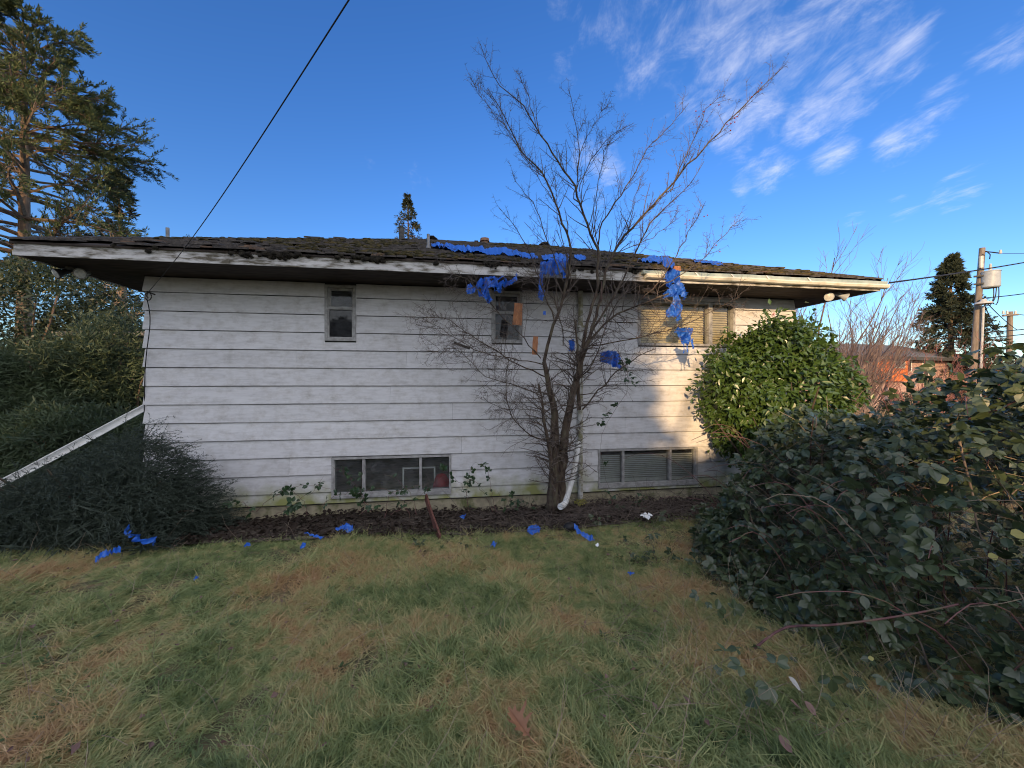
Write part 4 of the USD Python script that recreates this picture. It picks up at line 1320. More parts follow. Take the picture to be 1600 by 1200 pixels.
LIMBS = []
T1 = limb([(862, 800), (866, 760), (868, 700), (865, 640), (858, 600), (850, 565)], 5.75, 5.55, .100, .030, 'trunk', n=10)
T2 = limb([(873, 800), (875, 760), (880, 700), (888, 650), (899, 600), (910, 560), (922, 525)], 5.78, 5.40, .088, .030, 'trunk', n=10)
T3 = limb([(868, 790), (860, 720), (852, 660), (842, 600)], 5.68, 5.4, .045, .010, 'trunk')
T4 = limb([(905, 640), (903, 600), (902, 560), (900, 500)], 5.66, 5.3, .030, .010, 'trunk')
LIMBS += [T1, T2, T3, T4]
spec = [
    ([(850, 565), (862, 520), (878, 470), (888, 430), (891, 390), (874, 335), (848, 273), (813, 236), (798, 201), (762, 139)], 5.55, 4.7, .045, .004),
    ([(910, 560), (918, 500), (932, 450), (934, 390), (923, 366), (906, 318), (892, 284), (865, 242), (837, 201), (817, 163), (782, 136), (751, 71)], 5.45, 4.6, .045, .003),
    ([(837, 201), (827, 153), (810, 112)], 4.68, 4.55, .009, .003),
    ([(922, 525), (935, 480), (945, 430), (958, 397), (985, 359), (1030, 311), (1071, 263), (1109, 222), (1136, 191), (1174, 153), (1226, 102)], 5.4, 4.7, .040, .004),
    ([(922, 525), (960, 460), (992, 397), (1016, 349), (1047, 318), (1078, 287), (1099, 253)], 5.4, 4.9, .030, .004),
    ([(1047, 300), (1071, 243), (1092, 201), (1106, 167), (1133, 150)], 4.85, 4.7, .013, .003),
    ([(934, 385), (937, 359), (961, 318), (992, 270), (1009, 236), (1037, 208), (1075, 163)], 4.98, 4.7, .018, .003),
    ([(906, 318), (896, 311), (906, 242), (899, 198), (889, 143)], 4.8, 4.6, .014, .003),
    ([(902, 270), (906, 242), (934, 187), (954, 160)], 4.75, 4.7, .009, .003),
    ([(905, 300), (913, 270), (954, 215), (989, 194)], 4.8, 4.8, .010, .003),
    ([(1000, 470), (1030, 440), (1057, 400), (1078, 359), (1102, 315)], 5.15, 4.9, .016, .003),
    ([(1030, 450), (1070, 425), (1095, 407), (1123, 376), (1161, 339)], 5.15, 4.9, .014, .003),
    ([(866, 500), (840, 430), (820, 380), (803, 352), (779, 325)], 5.3, 4.8, .020, .003),
    ([(880, 440), (850, 360), (835, 320), (817, 300), (800, 270)], 5.05, 4.75, .016, .003),
    ([(905, 560), (960, 495), (1000, 476), (1045, 459)], 5.4, 5.0, .030, .012),
    ([(925, 540), (975, 532), (1060, 512), (1110, 488), (1156, 464)], 5.35, 4.9, .018, .004),
    ([(910, 640), (945, 600), (985, 565), (1025, 545)], 5.6, 5.2, .022, .006),
    ([(855, 590), (810, 570), (770, 545), (730, 520), (690, 497), (645, 500)], 5.55, 4.9, .020, .003),
    ([(850, 570), (800, 560), (750, 550), (700, 520), (660, 498)], 5.5, 4.95, .016, .003),
    ([(845, 560), (790, 500), (760, 470), (735, 440), (700, 425)], 5.5, 4.9, .016, .003),
    ([(850, 620), (800, 600), (760, 590), (710, 545), (665, 555)], 5.6, 5.0, .014, .003),
    ([(862, 690), (830, 680), (800, 650), (790, 600), (795, 560)], 5.65, 5.2, .018, .006),
    ([(868, 660), (830, 640), (790, 640), (755, 620)], 5.6, 5.2, .012, .003),
    ([(893, 440), (880, 380), (870, 330), (868, 280)], 5.0, 4.75, .013, .003),
    ([(945, 430), (965, 380), (985, 330), (1000, 280)], 5.0, 4.8, .014, .003),
    ([(938, 400), (930, 340), (935, 290), (945, 235), (975, 200)], 5.0, 4.8, .013, .003),
    ([(880, 540), (870, 480), (840, 440), (800, 410)], 5.4, 4.9, .014, .003),
    ([(958, 397), (1000, 380), (1040, 355), (1060, 330)], 4.95, 4.8, .010, .003),
    ([(900, 600), (930, 560), (950, 500), (975, 455)], 5.5, 5.1, .018, .004),
    ([(815, 235), (790, 200), (770, 178), (735, 123)], 4.7, 4.7, .006, .002),
    ([(848, 273), (815, 240), (800, 215), (762, 140)], 4.7, 4.72, .007, .002),
    ([(862, 310), (820, 250), (795, 215), (770, 205)], 4.75, 4.8, .007, .002),
]
for pxs, Y0, Y1, r0, r1 in spec:
    LIMBS.append(limb(pxs, Y0, Y1, r0 * .55, r1 * .75))


def keep_out(pts, mask=False):
    """Keep growth outside the wall and the roof."""
    s, o = so(pts[..., 0], pts[..., 1])
    bad_wall = (o < .05) & (pts[..., 2] < ZT + .05) & (s < LS + .3)
    bad_eave = (o < OV + .13) & (pts[..., 2] > ZT - .03) & (s < LS + OV)
    inside_roof = bad_eave & (pts[..., 2] < roofz(s, o) + .12)
    bad = (bad_wall | inside_roof).any(-1)
    return ~bad


b1, b2, b3, spur = MB(), MB(), MB(), MB()
K_ = 14
for (P, R), (mul, big) in zip(LIMBS, [(1, 0)] * 4 + [(1, 1)] * len(spec)):
    Pk = resample(np.c_[P, R], K_)
    pts, rad = Pk[None, :, :3], Pk[None, :, 3]
    high = P[-1, 2] > ZT + .3
    ln = np.linalg.norm(np.diff(P, axis=0), axis=1).sum()
    m1 = int(ln * (10 if high else 19)) + 3
    a_ = spawn(pts, rad, m1, .75 if high else 1.05, (.20 if high else .28) * min(1.6, 2.2 / ln), rng, .18 if big else .15, .97, .45, biasd=(0, -.05, .30 if high else .0))
    p1, r1 = grow(a_[0], a_[1], np.clip(a_[2], .12, .85), np.clip(a_[3], .0024, .009), rng, 6, .09 if high else .15, .07 if high else -.01, .4)
    k = keep_out(p1)
    p1, r1 = p1[k], r1[k]
    b1.add(*tubes(p1, r1, 4))
    if len(p1):
        a_ = spawn(p1, r1, 2 if high else 4, .85, .5, rng, .15, .98, .7)
        p2, r2 = grow(a_[0], a_[1], np.clip(a_[2], .05, .45), np.clip(a_[3], .0016, .004), rng, 5, .22, .02, .5)
        k = keep_out(p2)
        p2, r2 = p2[k], r2[k]
        b2.add(*tubes(p2, r2, 3))
        # thorns and fruiting spurs
        for src, rr_, cnt in ((p1, r1, 7), (p2, r2, 2 if high else 3)):
            a_ = spawn(src, rr_, cnt, 1.2, .1, rng, .05, .99, .8)
            N = len(a_[0])
            p3, r3 = grow(a_[0], a_[1], rng.uniform(.018, .06, N), np.full(N, .0016), rng, 2, .1, 0, .3)
            k = keep_out(p3)
            spur.add(*tubes(p3[k], r3[k], 3))
    a_ = spawn(pts, rad, int(ln * 22), 1.25, .05, rng, .3, .99, .4)
    N = len(a_[0])
    p3, r3 = grow(a_[0], a_[1], rng.uniform(.025, .08, N), np.full(N, .0022), rng, 3, .3, .1, .4)
    k = keep_out(p3)
    spur.add(*tubes(p3[k], r3[k], 3))
obj('twigs', b1.mesh(), 'twig', tree, kind='stuff')
obj('fine_twigs', b2.mesh(), 'twig', tree, kind='stuff')
obj('spurs', spur.mesh(), 'twig', tree, kind='stuff')
# a few dark berries near the high right tips
P = np.array([at(px + rng.normal(0, 6), py + rng.normal(0, 6), 4.75) for px, py in [(1190, 145), (1180, 150), (1140, 195), (1135, 200), (1100, 180), (1098, 190), (1110, 168), (1150, 190), (1080, 345), (1105, 340), (1120, 380)] for _ in range(2)])
obj('berries', lumps(P, np.full(len(P), .008), (1, 1, 1), rng), 'berry', tree, kind='stuff')


# ------------------------------------------------------------------ brambles
def compound(P, D, rng, size, up=.9):
    """Bramble leaves of three to five leaflets. Returns leaflet arrays base, along, normal, length, width."""
    B_, D_, N_, L_, W_ = [], [], [], [], []
    for p, d in zip(P, D):
        d = nrm(d)
        nn = nrm(rng.normal(0, .55, 3) + np.array([0, -.2, up]))
        d = nrm(d - (d @ nn) * nn)
        sd_ = np.cross(nn, d)
        sz = size * rng.uniform(.5, 1.5)
        kind = 5 if rng.random() < .45 else 3
        q = p + d * sz * .5
        for a, f_, off in [(0, 1, .25), (1.05, .85, .1), (-1.05, .85, .1)] + ([(1.9, .62, .0), (-1.9, .62, .0)] if kind == 5 else []):
            a = a + rng.normal(0, .12)
            dd = d * math.cos(a) + sd_ * math.sin(a)
            B_.append(q + dd * sz * off * .5)
            D_.append(dd + rng.normal(0, .12, 3) + np.array([0, 0, -.12]))
            N_.append(nn + rng.normal(0, .25, 3))
            L_.append(sz * f_)
            W_.append(sz * f_ * rng.uniform(.62, .8))
    return tuple(map(np.array, (B_, D_, N_, L_, W_)))


def bramble(name, label, canes, nleaf, size, seed, m='bramble_leaf_green', r=.0035, parts=True, cm='cane', cat='bramble'):
    r_ = np.random.default_rng(seed)
    x = thing(name, label, cat, canes[0][0])
    Ps, Ds = [], []
    for cpts in canes:
        P = resample(np.array(cpts), 16)
        P[1:-1] += r_.normal(0, .012, (14, 3))
        obj('cane', tubes(P[None], np.linspace(r, r * .4, 16)[None], 5), cm, x)
        n_ = max(2, int(nleaf / len(canes)))
        t = r_.uniform(.15, 1.0, n_) * 14.9
        i = t.astype(int)
        Ps.append(P[i])
        T = nrm(P[np.minimum(i + 1, 15)] - P[i])
        dd = nrm(T * .3 + r_.normal(0, 1, T.shape) * np.array([1, .8, .5]) + np.array([0, -.3, .1]))
        Ds.append(dd)
    B_, D_, N_, L_, W_ = compound(np.vstack(Ps), np.vstack(Ds), r_, size, .6)
    V_, f_ = leaves(B_, D_, N_, L_, W_, .12, True, .12)
    if parts and len(V_) <= 290:
        for v in V_:
            obj('leaf', (v, f_), m, x)
    else:
        obj('foliage', flat(V_, f_), m, x, kind='stuff')
    return x


def cn(*p):
    return [at(*q_) for q_ in p]


bramble('bramble', 'low bramble growing along the foundation left of the bare basement window', [cn((400, 800, 5.3), (440, 770, 5.25), (480, 758, 5.2), (520, 765, 5.2)), cn((430, 805, 5.2), (460, 785, 5.15), (490, 765, 5.15), (505, 745, 5.2)), cn((480, 805, 5.3), (470, 780, 5.25), (450, 765, 5.2), (420, 775, 5.2)), cn((395, 800, 5.2), (380, 785, 5.2), (350, 785, 5.1)), cn((500, 800, 5.2), (515, 780, 5.2), (545, 770, 5.2), (570, 775, 5.2))], 46, .062, 1)
bramble('bramble', 'bramble sprig climbing the left jamb of the bare basement window', [cn((575, 800, 5.5), (560, 765, 5.5), (530, 735, 5.5), (510, 728, 5.5)), cn((580, 800, 5.5), (560, 770, 5.5), (545, 745, 5.5), (535, 725, 5.5)), cn((560, 800, 5.5), (565, 760, 5.5), (568, 735, 5.5), (574, 728, 5.5))], 26, .055, 2)
bramble('bramble', 'bramble tangle in front of the bare basement window sill', [cn((640, 810, 5.3), (620, 775, 5.4), (590, 765, 5.4), (560, 768, 5.4)), cn((600, 810, 5.3), (605, 780, 5.4), (640, 762, 5.4), (680, 752, 5.4), (700, 738, 5.4)), cn((650, 805, 5.3), (640, 770, 5.4), (620, 750, 5.4), (600, 742, 5.4)), cn((610, 805, 5.3), (650, 780, 5.4), (672, 760, 5.4), (665, 740, 5.4)), cn((560, 805, 5.2), (590, 790, 5.3), (640, 782, 5.3))], 34, .052, 3)
bramble('bramble', 'dark arching bramble right of the bare basement window, up against the siding', [cn((733, 800, 5.6), (728, 775, 5.5), (718, 752, 5.4), (700, 742, 5.4), (690, 735, 5.4)), cn((733, 800, 5.6), (730, 760, 5.5), (735, 735, 5.4), (743, 722, 5.4)), cn((770, 800, 5.6), (755, 770, 5.5), (735, 750, 5.4), (712, 745, 5.4)), cn((775, 800, 5.6), (766, 760, 5.5), (760, 735, 5.4), (742, 722, 5.4))], 34, .060, 4)
bramble('bramble_vine', 'long thin bramble vine trailing down the right side of the thorny tree', [cn((940, 440, 5.1), (945, 520, 5.1), (975, 560, 5.1), (985, 600, 5.2), (960, 640, 5.3), (940, 680, 5.4), (945, 740, 5.5), (975, 800, 5.3)), cn((970, 560, 5.1), (985, 590, 5.1), (995, 605, 5.1)), cn((955, 640, 5.3), (940, 655, 5.3), (930, 665, 5.3))], 24, .055, 5, r=.003)
bramble('bramble', 'low bramble sprigs at the foundation under the blinds window', [cn((960, 800, 5.9), (955, 775, 5.8), (945, 770, 5.7)), cn((1000, 800, 5.8), (1005, 775, 5.8), (998, 770, 5.7)), cn((1010, 795, 5.8), (1000, 785, 5.7), (985, 788, 5.6)), cn((968, 800, 5.8), (972, 785, 5.7), (980, 778, 5.7))], 20, .055, 6)
bramble('bramble', 'low bramble leaves on the bed in front of the blinds window', [cn((1075, 815, 5.2), (1090, 790, 5.2), (1080, 775, 5.3)), cn((1060, 820, 5.2), (1040, 805, 5.2), (1020, 810, 5.1)), cn((1100, 815, 5.2), (1110, 790, 5.2), (1120, 785, 5.3)), cn((930, 825, 5.3), (945, 810, 5.3), (960, 812, 5.3)), cn((940, 830, 5.2), (930, 815, 5.2), (925, 810, 5.2))], 28, .06, 7, 'bramble_leaf')
bramble('bramble', 'low bramble at the foot of the tree trunk', [cn((810, 800, 5.7), (805, 785, 5.65), (790, 778, 5.6)), cn((835, 800, 5.7), (830, 788, 5.65), (815, 780, 5.6)), cn((790, 802, 5.7), (795, 785, 5.65), (802, 772, 5.6))], 18, .05, 8)
bramble('bramble', 'small bramble plants in the lawn edge right of the red plank', [cn((745, 870, 4.4), (735, 855, 4.4), (720, 850, 4.4)), cn((740, 870, 4.4), (755, 858, 4.4), (770, 852, 4.4)), cn((735, 880, 4.3), (742, 868, 4.3), (765, 866, 4.3)), cn((660, 862, 4.5), (655, 850, 4.5), (650, 845, 4.5))], 20, .05, 9, 'bramble_leaf')
bramble('bramble', 'thin bramble shoots standing in the grass in front of the paper scrap', [cn((1008, 900, 3.9), (1012, 860, 3.9), (1010, 830, 3.9)), cn((1030, 895, 3.9), (1022, 860, 3.9), (1020, 835, 3.9)), cn((1000, 890, 3.9), (985, 860, 3.9), (975, 842, 3.9)), cn((1040, 890, 3.9), (1050, 860, 3.9), (1062, 845, 3.9))], 30, .045, 10, 'bramble_leaf')


# the thicket on the right
rng = np.random.default_rng(31)
BY = np.array([.6, 1.5, 2.1, 3.0, 4.0, 4.7, 5.3])
BX = np.array([3.4, 2.65, 2.12, 1.92, 2.10, 2.40, 2.80])
BA = np.interp


def mound(x, y):
    inside = x - np.interp(y, BY, BX) + .55 * (meshkit.noise(np.stack([x * 0, y * 2.3, x * 0], -1), 33) - .5)
    A = np.interp(y, [.4, 1.2, 2.3, 3.2, 4.3, 5.0, 5.5], [1.50, 1.76, 1.86, 1.66, 1.34, .9, .15])
    A = A * (1 + .26 * (meshkit.noise(np.stack([x * 1.9, y * 1.9, x * 0], -1), 23) - .5))
    back = np.clip((6.4 - x) / 1.2, 0, 1)
    t = np.clip(inside / 1.05, 0, 1)
    return A * np.sin(t * np.pi / 2) ** .8 * back


thicket = thing('bramble_thicket', 'big dense bramble thicket of dark glossy leaves filling the right foreground', 'bramble', (3.0, 3.0, -.1))
# canes
N = 105
y0 = rng.uniform(1.0, 5.2, N)
x0 = np.interp(y0, BY, BX) + rng.uniform(.2, 2.2, N)
cl = []
for k in range(N):
    hm = max(.25, float(mound(np.array(x0[k]), np.array(y0[k]))))
    g0 = float(ground(x0[k], y0[k]))
    az = rng.normal(3.3, .6)
    ln = rng.uniform(.5, 1.3)
    t = np.linspace(0, 1, 12)
    px_ = x0[k] + np.cos(az) * ln * t ** 1.2
    py_ = y0[k] + np.sin(az) * ln * t ** 1.2 * .8
    zt = g0 + hm * rng.uniform(.55, .98) * np.sin(np.clip(t * 1.9, 0, np.pi * .78)) / 1.0
    cl.append(np.stack([px_, py_, zt], -1) + np.cumsum(rng.normal(0, .008, (12, 3)), 0))
cl = np.array(cl)
sO = so(cl[..., 0], cl[..., 1])[1]
cl = cl[(sO > .1).all(1)]
for k in range(40):
    obj('cane', tubes(cl[k:k + 1], np.linspace(.0045, .002, 12)[None] * rng.uniform(.6, 1.1), 6), 'cane' if k % 4 else 'dry_cane', thicket)
obj('inner_canes', tubes(cl[40:], np.repeat(np.linspace(.005, .002, 12)[None], len(cl) - 40, 0), 4), 'cane', thicket, kind='stuff')
big = [cn((1300, 800, 3.2), (1400, 740, 2.9), (1480, 720, 2.6), (1610, 670, 2.3)), cn((1200, 740, 4.2), (1260, 705, 3.9), (1340, 680, 3.5), (1420, 655, 3.2)), cn((1330, 790, 2.6), (1350, 830, 2.55), (1385, 860, 2.5), (1400, 930, 2.45)),
       cn((1500, 690, 2.3), (1515, 750, 2.25), (1525, 800, 2.2), (1540, 850, 2.2)), cn((1180, 1015, 2.1), (1220, 985, 2.1), (1300, 978, 2.0), (1400, 965, 1.9), (1500, 945, 1.8)), cn((1480, 665, 2.6), (1560, 640, 2.3), (1620, 610, 2.1))]
for k, p in enumerate(big):
    obj('cane', tubes(resample(np.array(p), 14)[None], np.linspace(.0065, .004, 14)[None], 6), 'dry_cane' if k in (3, 2) else 'cane', thicket)
# dead thin stems inside
N = 1300
y0 = rng.uniform(.8, 5.0, N)
x0 = np.interp(y0, BY, BX) + rng.uniform(.1, 2.4, N)
hm = mound(x0, y0)
P0 = np.stack([x0, y0, ground(x0, y0) + hm * rng.uniform(0, .85, N)], -1)
D = rng.normal(0, 1, (N, 3)) * [1, 1, .7] + [0, 0, .2]
pts, rad = grow(P0, D, rng.uniform(.2, .7, N), rng.uniform(.0015, .0035, N), rng, 5, .15, -.08, .5)
kk = (so(pts[..., 0], pts[..., 1])[1] > .05).all(1)
obj('dead_stems', tubes(pts[kk], rad[kk], 3), 'dry_cane', thicket, kind='stuff')
# leaves
NL = 10500
y0 = rng.uniform(.7, 5.35, NL * 2)
x0 = np.interp(y0, BY, BX) + 3.2 * rng.random(NL * 2) ** 1.3 - .12
s_, o_ = so(x0, y0)
ok = (o_ > .12) & ((rng.random(len(x0)) < .66) | (x0 - np.interp(y0, BY, BX) > .40 + .3 * rng.random(len(x0))))
x0, y0 = x0[ok][:NL], y0[ok][:NL]
hm = mound(x0, y0)
dpt = np.abs(rng.normal(0, .16, len(x0))) + np.where(rng.random(len(x0)) < .42, rng.uniform(0, .95, len(x0)), 0)
z = ground(x0, y0) + np.maximum(hm - dpt * np.maximum(hm, .3), .04 + rng.uniform(0, .15, len(x0)))
P = np.stack([x0, y0, z], -1)
D = nrm(rng.normal(0, 1, P.shape) * [1, 1, .25] + np.array([-.7, -.5, -.1]))
B_, D_, N_, L_, W_ = compound(P, D, rng, .062, .95)
# loose sprays in the grass in front of the thicket
sp = [(1105, 850), (1090, 870), (1130, 860), (1160, 920), (1185, 940), (1215, 905), (1235, 965), (1140, 955), (1110, 960), (1300, 1045), (1350, 985), (1400, 1060), (1450, 1030), (1520, 1060), (1285, 1090), (1460, 975), (1540, 950), (1580, 1010), (1180, 905), (1250, 930), (1270, 945), (1330, 955), (1360, 945), (1390, 950), (1420, 930), (1450, 935), (1160, 1010), (1130, 1040), (1200, 1065), (1150, 870), (1120, 890), (1480, 985), (1100, 925), (1230, 1010), (1190, 1085), (1560, 880), (1090, 890), (1370, 1030), (1500, 900), (1320, 1000), (1420, 1000)]
P2 = np.array([ground_hit(px, py, rng.uniform(.06, .24)) for px, py in sp for _ in range(2)]) + rng.normal(0, .04, (len(sp) * 2, 3))
C2 = compound(P2, rng.normal(0, 1, P2.shape) * [1, 1, .2], rng, .062, 1.0)
B_, D_, N_, L_, W_ = [np.concatenate([a, b]) for a, b in zip((B_, D_, N_, L_, W_), C2)]
V_, f_ = leaves(B_, D_, N_, L_, W_, .10, True, .14)
cen = V_.mean(1)
u_ = cen[:, 0] / cen[:, 1]
vv = (H - cen[:, 2]) / cen[:, 1]
vis = (cen[:, 1] > .9) & (u_ < 1.3) & (vv < .98) & (vv > -.1)
score = np.where(vis, np.linalg.norm(cen - [0, 0, H], axis=1), 99)
# the nearest of them that stand in front of the rest: individual leaves
order = np.argsort(score)[:300]
for k in order:
    obj('leaf', (V_[k], f_), 'bramble_leaf', thicket)
rest = np.setdiff1d(np.arange(len(V_)), order)
obj('foliage', flat(V_[rest], f_), 'bramble_leaf', thicket, kind='stuff')
yl = [(1465, 748, 2.1, .095), (1412, 785, 2.4, .05), (1388, 783, 2.5, .045), (1590, 835, 1.9, .07), (1555, 870, 1.95, .05), (1368, 1030, 1.9, .03)]
for px, py, Y, L_1 in yl:
    v, f2 = leaves(at(px - 10, py, Y)[None], np.array([[1., -.1, .05]]), np.array([[.1, -.8, .6]]), np.array([L_1]), np.array([L_1 * .72]), .06, True, .05)
    obj('yellow_leaf', (v[0], f2), 'yellow_leaf', thicket)

# ------------------------------------------------------------------ camellia against the right end of the wall
rng = np.random.default_rng(41)
cb = at(1215, 640, 6.0)
camellia = thing('camellia_bush', 'rounded evergreen camellia bush with glossy leaves in sunlight at the right end of the wall', 'bush', (cb[0], cb[1], float(ground(cb[0], cb[1]))))
gz = float(ground(cb[0], cb[1]))
ctr = np.array([cb[0] - .02, cb[1] + .02, 1.36])
st = MB()
bp, br = grow(np.repeat([[cb[0], cb[1] + .1, gz]], 16, 0) + rng.normal(0, .1, (16, 3)) * [1, 1, 0], rng.normal(0, .42, (16, 3)) * [1, .8, 0] + [0, 0, 1], rng.uniform(1.6, 2.6, 16), rng.uniform(.018, .035, 16), rng, 9, .08, .02, .3)
for k in range(16):
    obj('stem', tubes(bp[k:k + 1], br[k:k + 1], 6), 'bark', camellia)
N = 17000
dirs = nrm(rng.normal(0, 1, (N, 3)))
az_ = np.arctan2(dirs[:, 1], dirs[:, 0])
rad_ = 1.0 + .50 * (meshkit.fbm(dirs * 2.9 + 5, 3, 6) - .5) * 2
shape = np.array([1.02, .78, 1.22])
rr = rad_ * (1 - np.abs(rng.normal(0, .16, N))) * np.where(rng.random(N) < .06, rng.uniform(1.0, 1.16, N), 1)
P = ctr + dirs * shape * rr[:, None]
# narrower towards the foot and the tip
zn = (P[:, 2] - ctr[2]) / 1.36
P[:, 0] = ctr[0] + (P[:, 0] - ctr[0]) * np.where(zn < 0, 1 + .25 * zn, 1 - .28 * zn ** 2)
s_, o_ = so(P[:, 0], P[:, 1])
ok = ((o_ > .06) | (s_ > LS + .08)) & (P[:, 2] > gz + .05) & ~((P[:, 2] > ZT - .06) & (o_ < OV + .15))
P, dirs = P[ok], dirs[ok]
N = len(P)
D = nrm(dirs * .35 + rng.normal(0, .6, (N, 3)) + np.array([0, 0, -.35]))
Nn = nrm(dirs * .8 + np.array([0, 0, .45]) + rng.normal(0, .42, (N, 3)))
V_, f_ = leaves(P, D, Nn, rng.uniform(.075, .12, N), rng.uniform(.042, .062, N), .16)
fl, ff = leaves(P, D, Nn, rng.uniform(.08, .125, N), rng.uniform(.044, .064, N), .16, True, .1)
facing = (P - ctr) @ np.array([-.35, -.94, .1])
order = np.argsort(-facing - rng.random(N) * .5)[:300]
for k in order:
    obj('leaf', (fl[k], ff), 'camellia_leaf', camellia)
rest = np.setdiff1d(np.arange(N), order)
obj('foliage', flat(V_[rest], f_), 'camellia_leaf', camellia, kind='stuff')
for px, py in ((1275, 598), (1208, 492)):
    p = at(px, py, 5.35)
    V2, f2 = leaves(np.repeat(p[None], 9, 0), nrm(rng.normal(0, 1, (9, 3)) + [-.3, -.9, .2]), rng.normal(0, 1, (9, 3)), np.full(9, .045), np.full(9, .04), .1)
    obj('flower', flat(V2, f2), 'petal', camellia)

# ------------------------------------------------------------------ dark drooping shrub on the left
rng = np.random.default_rng(51)
shr = thing('dark_shrub', 'wide low dark evergreen shrub with drooping needled shoots at the left end of the house', 'shrub', (-5.1, 4.5, float(ground(-5.1, 4.5))))


def shrub_top(x, y):
    """Height of the shrub's surface: tall next to the wall corner, falling away to both sides."""
    hx = np.where(x < -4.75, 1.34 + .62 * (x + 4.75), 1.34 * np.sqrt(np.clip(1 - ((x + 4.75) / .88) ** 2, 0, 1)))
    hy = np.clip(1 - ((y - 4.70) / .62) ** 2, 0, 1) ** .5
    return np.clip(hx, 0, 2) * hy * (1 + .25 * (meshkit.noise(np.stack([x * 2.2, y * 2.2, x * 0], -1), 29) - .5))


N = 6500
x0 = rng.uniform(-7.1, -3.2, N)
y0 = rng.uniform(3.92, 5.35, N)
hh = shrub_top(x0, y0)
ok = (hh > .06) & ((so(x0, y0)[1] > .08) | (so(x0, y0)[0] < -.12))
x0, y0, hh = x0[ok], y0[ok], hh[ok]
N = len(x0)
z0 = ground(x0, y0) + hh * np.where(rng.random(N) < .6, rng.uniform(.82, 1.02, N), rng.uniform(.1, .9, N))
P0 = np.stack([x0, y0, z0], -1)
out = np.stack([(x0 + 5.0) / 1.9 * .7 + .55, (y0 - 4.75) / .72 * .7 - .1, np.full(N, .25)], -1)
D = nrm(out + rng.normal(0, .32, (N, 3)))
Ls = rng.uniform(.14, .42, N)
pts, rad = grow(P0, D, Ls, rng.uniform(.002, .004, N), rng, 6, .10, -.10, .4)
s_, o_ = so(pts[..., 0], pts[..., 1])
kk = ((o_ > .04) | (s_ < -.06)).all(1)
pts, rad = pts[kk], rad[kk]
obj('shoots', tubes(pts, rad, 3), 'yew_needle', shr, kind='stuff')
a_ = spawn(pts, rad, 26, .85, .1, rng, .05, 1.0, .5)
n_ = len(a_[0])
V_, F_ = diamonds(a_[0], a_[1], rng.normal(0, 1, (n_, 3)), rng.uniform(.014, .034, n_), rng.uniform(.004, .008, n_))
obj('needles', (V_, F_), 'yew_needle', shr, kind='stuff')
# inner bulk of old twigs keeps the middle dark
N = 14000
x0 = rng.uniform(-7.0, -3.4, N)
y0 = rng.uniform(4.0, 5.2, N)
hh = shrub_top(x0, y0) * .72
ok = hh > .05
x0, y0, hh = x0[ok], y0[ok], hh[ok]
N = len(x0)
P0 = np.stack([x0, y0, ground(x0, y0) + hh * rng.random(N)], -1)
V_, F_ = diamonds(P0, rng.normal(0, 1, (N, 3)) + [.6, 0, .2], rng.normal(0, 1, (N, 3)), rng.uniform(.12, .3, N), rng.uniform(.012, .022, N))
s_, o_ = so(V_[:, 0].reshape(-1, 4), V_[:, 1].reshape(-1, 4))
kk = ((o_ > .04) | (s_ < -.06)).all(1)
F_ = F_.reshape(-1, 2, 3) if False else F_
obj('inner_twigs', flat(V_.reshape(-1, 4, 3)[kk], np.array([[0, 1, 2], [0, 2, 3]])), 'yew_needle', shr, kind='stuff')
for k in range(5):
    P = grow(np.array([[-5.2 + .3 * k - .6, 4.7, float(ground(-5.2, 4.7))]]), np.array([[.5 * (k - 2), -.1, 1.]]), np.array([1.0]), np.array([.03]), rng, 7, .1, 0, .3)
    obj('stem', tubes(*P, 6), 'bark', shr)


# ------------------------------------------------------------------ trees behind
def conifer(name, label, base, height, prof, nb, seed, m='spruce_needle', droop=-.15, elev=.05, cards=9, csize=(.28, .09), subs=6, trunk_r=.2, z0f=.08, lean=(0, 0), cat='tree', bark='bark_brown', group=None, upcard=.15, bare=0.0):
    r_ = np.random.default_rng(seed)
    base = np.asarray(base, float)
    x = thing(name, label, cat, base, group)
    K = 12
    t = np.linspace(0, 1, K)
    tp = base + np.stack([lean[0] * t * height + .12 * np.sin(t * 5 + seed), lean[1] * t * height + .1 * np.sin(t * 4), t * height], -1)
    obj('trunk', tubes(tp[None], (trunk_r * (1 - t) ** .8 + .015)[None], 9), bark, x, smooth=True)
    u = z0f + (1 - z0f) * r_.random(nb) ** .85
    P0 = np.stack([np.interp(u, t, tp[:, i]) for i in range(3)], -1)
    az = r_.uniform(0, 2 * np.pi, nb)
    L = np.array([prof(v) for v in u]) * r_.uniform(.65, 1.15, nb)
    e = elev + (u - .5) * .5 + r_.normal(0, .12, nb)
    D = np.stack([np.cos(az) * np.cos(e), np.sin(az) * np.cos(e), np.sin(e)], -1)
    bp, br = grow(P0, D, L, .012 + L * .014, r_, 7, .09, droop, .25)
    obj('branches', tubes(bp, br, 4), bark, x, kind='stuff')
    a_ = spawn(bp, br, subs, .75, .34, r_, .25 + bare, 1.0, .5)
    sp, sr = grow(a_[0], a_[1], a_[2] + .12, np.clip(a_[3], .004, .02), r_, 5, .12, droop * .8, .3)
    obj('branchlets', tubes(sp, sr, 3), bark, x, kind='stuff')
    B = MB()
    for src, rr_, cnt in ((bp, br, cards), (sp, sr, cards)):
        a_ = spawn(src, rr_, cnt, .6, .1, r_, .3 + bare * .6, 1.02, .5, biasd=(0, 0, upcard))
        n_ = len(a_[0])
        B.add(*diamonds(a_[0] + r_.normal(0, csize[0] * .15, (n_, 3)), a_[1], r_.normal(0, .7, (n_, 3)) + [0, 0, .5], csize[0] * r_.uniform(.5, 1.3, n_), csize[1] * r_.uniform(.6, 1.4, n_)))
    obj('crown', B.mesh(), m, x, kind='stuff')
    return x


